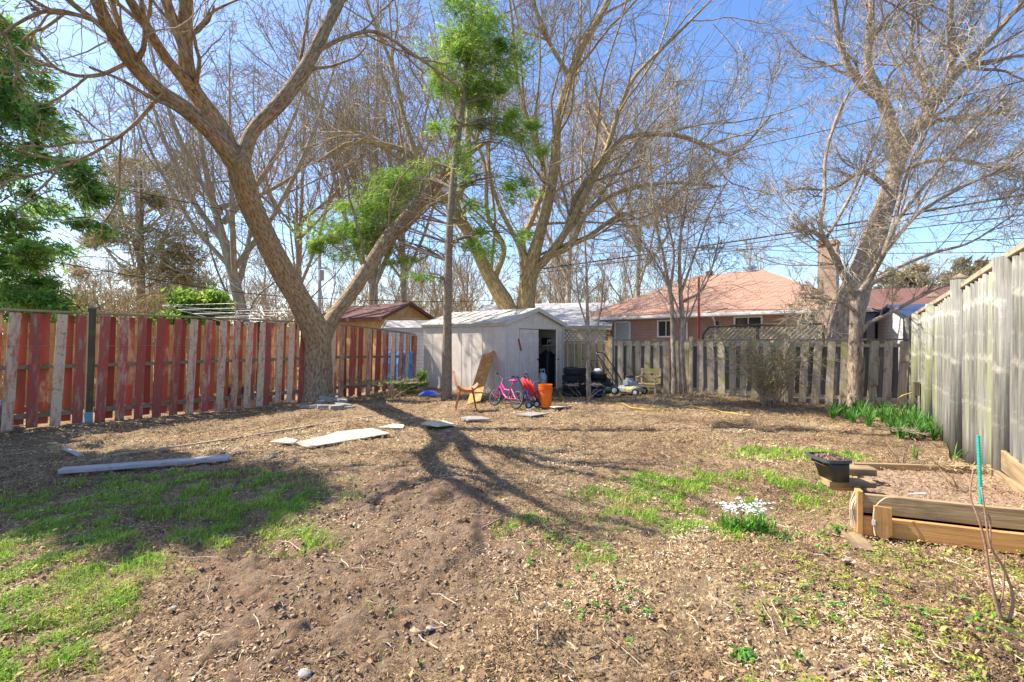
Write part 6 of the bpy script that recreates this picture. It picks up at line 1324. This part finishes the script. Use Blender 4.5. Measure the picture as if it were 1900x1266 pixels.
def dryer():
    Z = 15.2; c = D(438, 633, Z) * A(1, 1, 0); t = thing('clothes_dryer', 'white rotary clothes dryer frame showing above the red fence', 'clothes dryer', c)
    b = MB(); b.tube([c, c + UP * 2.35], .025, 8); b.build('pole', M['white'], t); b = MB(); arms = []
    for k in range(4):
        a = .5 + k * math.pi / 2; e = c + A(math.cos(a) * 1.9, math.sin(a) * 1.9, 2.55); arms.append(e); b = MB(); b.tube([c + UP * 2.0, e], .012, 6); b.tube([c + UP * 2.3, c + (e - c) * .5 + UP * 0], .009, 6); b.build('arm', M['white'], t)
    b = MB(); k0 = c + UP * 2.0
    for r in (.4, .6, .8, 1.0):
        q = [k0 + (e - k0) * r for e in arms]
        for k in range(4): b.tube([q[k], q[(k + 1) % 4]], .005, 4)
    b.build('line', M['white'], t)
dryer()
def pole():
    Z = 38; c = D(593, 633, Z) * A(1, 1, 0); t = thing('utility_pole', 'grey wooden utility pole far behind the left fence', 'utility pole', c); b = MB(); b.tube([c, c + UP * 9.4], [.17, .12], 10); b.build('post', M['grey'], t)
    b = MB(); b.beam(c + A(-.1, -.1, 7.2), c + A(.6, -.1, 7.2), .12, .12); b.build('crossarm', M['grey'], t); b = MB(); b.lathe([(0, 0), (.22, 0), (.22, .8), (0, .9)], c + A(.25, -.3, 6.2), sides=14); b.build('transformer', M['grey'], t)
pole()
def cable(label, pts, r=.012):
    P = cr([(*D(x, y, Z), r) for x, y, Z in pts], 40); b = MB(); b.tube(P[:, :3], r, 5); tag(b.build('overhead_cable', M['wire'], origin=tuple(P[0, :3])), label, 'cable', 'overhead wires')
for l, p, r in (
 ('upper black overhead wire crossing the left trees from the left edge', [(-60, 283, 11), (200, 345, 14), (480, 402, 17), (700, 440, 20), (950, 458, 24)], .012),
 ('thin wire just below the upper overhead wire on the left', [(-60, 292, 11), (200, 352, 14.2), (480, 424, 17.2), (700, 462, 20), (960, 480, 24)], .008),
 ('lowest black overhead wire running from the left edge to the plastic shed', [(-60, 455, 10), (160, 497, 12), (400, 537, 14), (560, 552, 16), (800, 560, 20), (960, 556, 24)], .011),
 ('high overhead wire sloping up to the right over the salmon roof', [(1000, 345, 24), (1250, 305, 21), (1403, 272, 19), (1545, 239, 17), (1900, 150, 14)], .016),
 ('overhead wire sloping through the middle of the right hand trees', [(1100, 390, 25), (1350, 350, 21), (1545, 315, 18), (1960, 215, 14)], .008),
 ('thick bundled overhead cable above the house, sloping up right', [(960, 505, 26), (1200, 472, 22), (1430, 438, 18), (1640, 405, 16), (1960, 352, 13)], .032),
 ('overhead wire just below the thick bundled cable above the house', [(960, 512, 26), (1200, 480, 22), (1430, 446, 18), (1640, 415, 16), (1960, 368, 13)], .016),
 ('nearly level overhead wire above the house chimney', [(960, 480, 26), (1300, 460, 22), (1560, 456, 18), (1960, 440, 14)], .012),
 ('second nearly level overhead wire just above the roof vent', [(1000, 455, 26), (1360, 462, 21), (1560, 470, 18), (1960, 468, 14)], .012),
 ('overhead wire rising from roof vent height towards the log fence', [(1000, 500, 26), (1340, 468, 20), (1560, 440, 17), (1960, 392, 13)], .015)): cable(l, p, r)
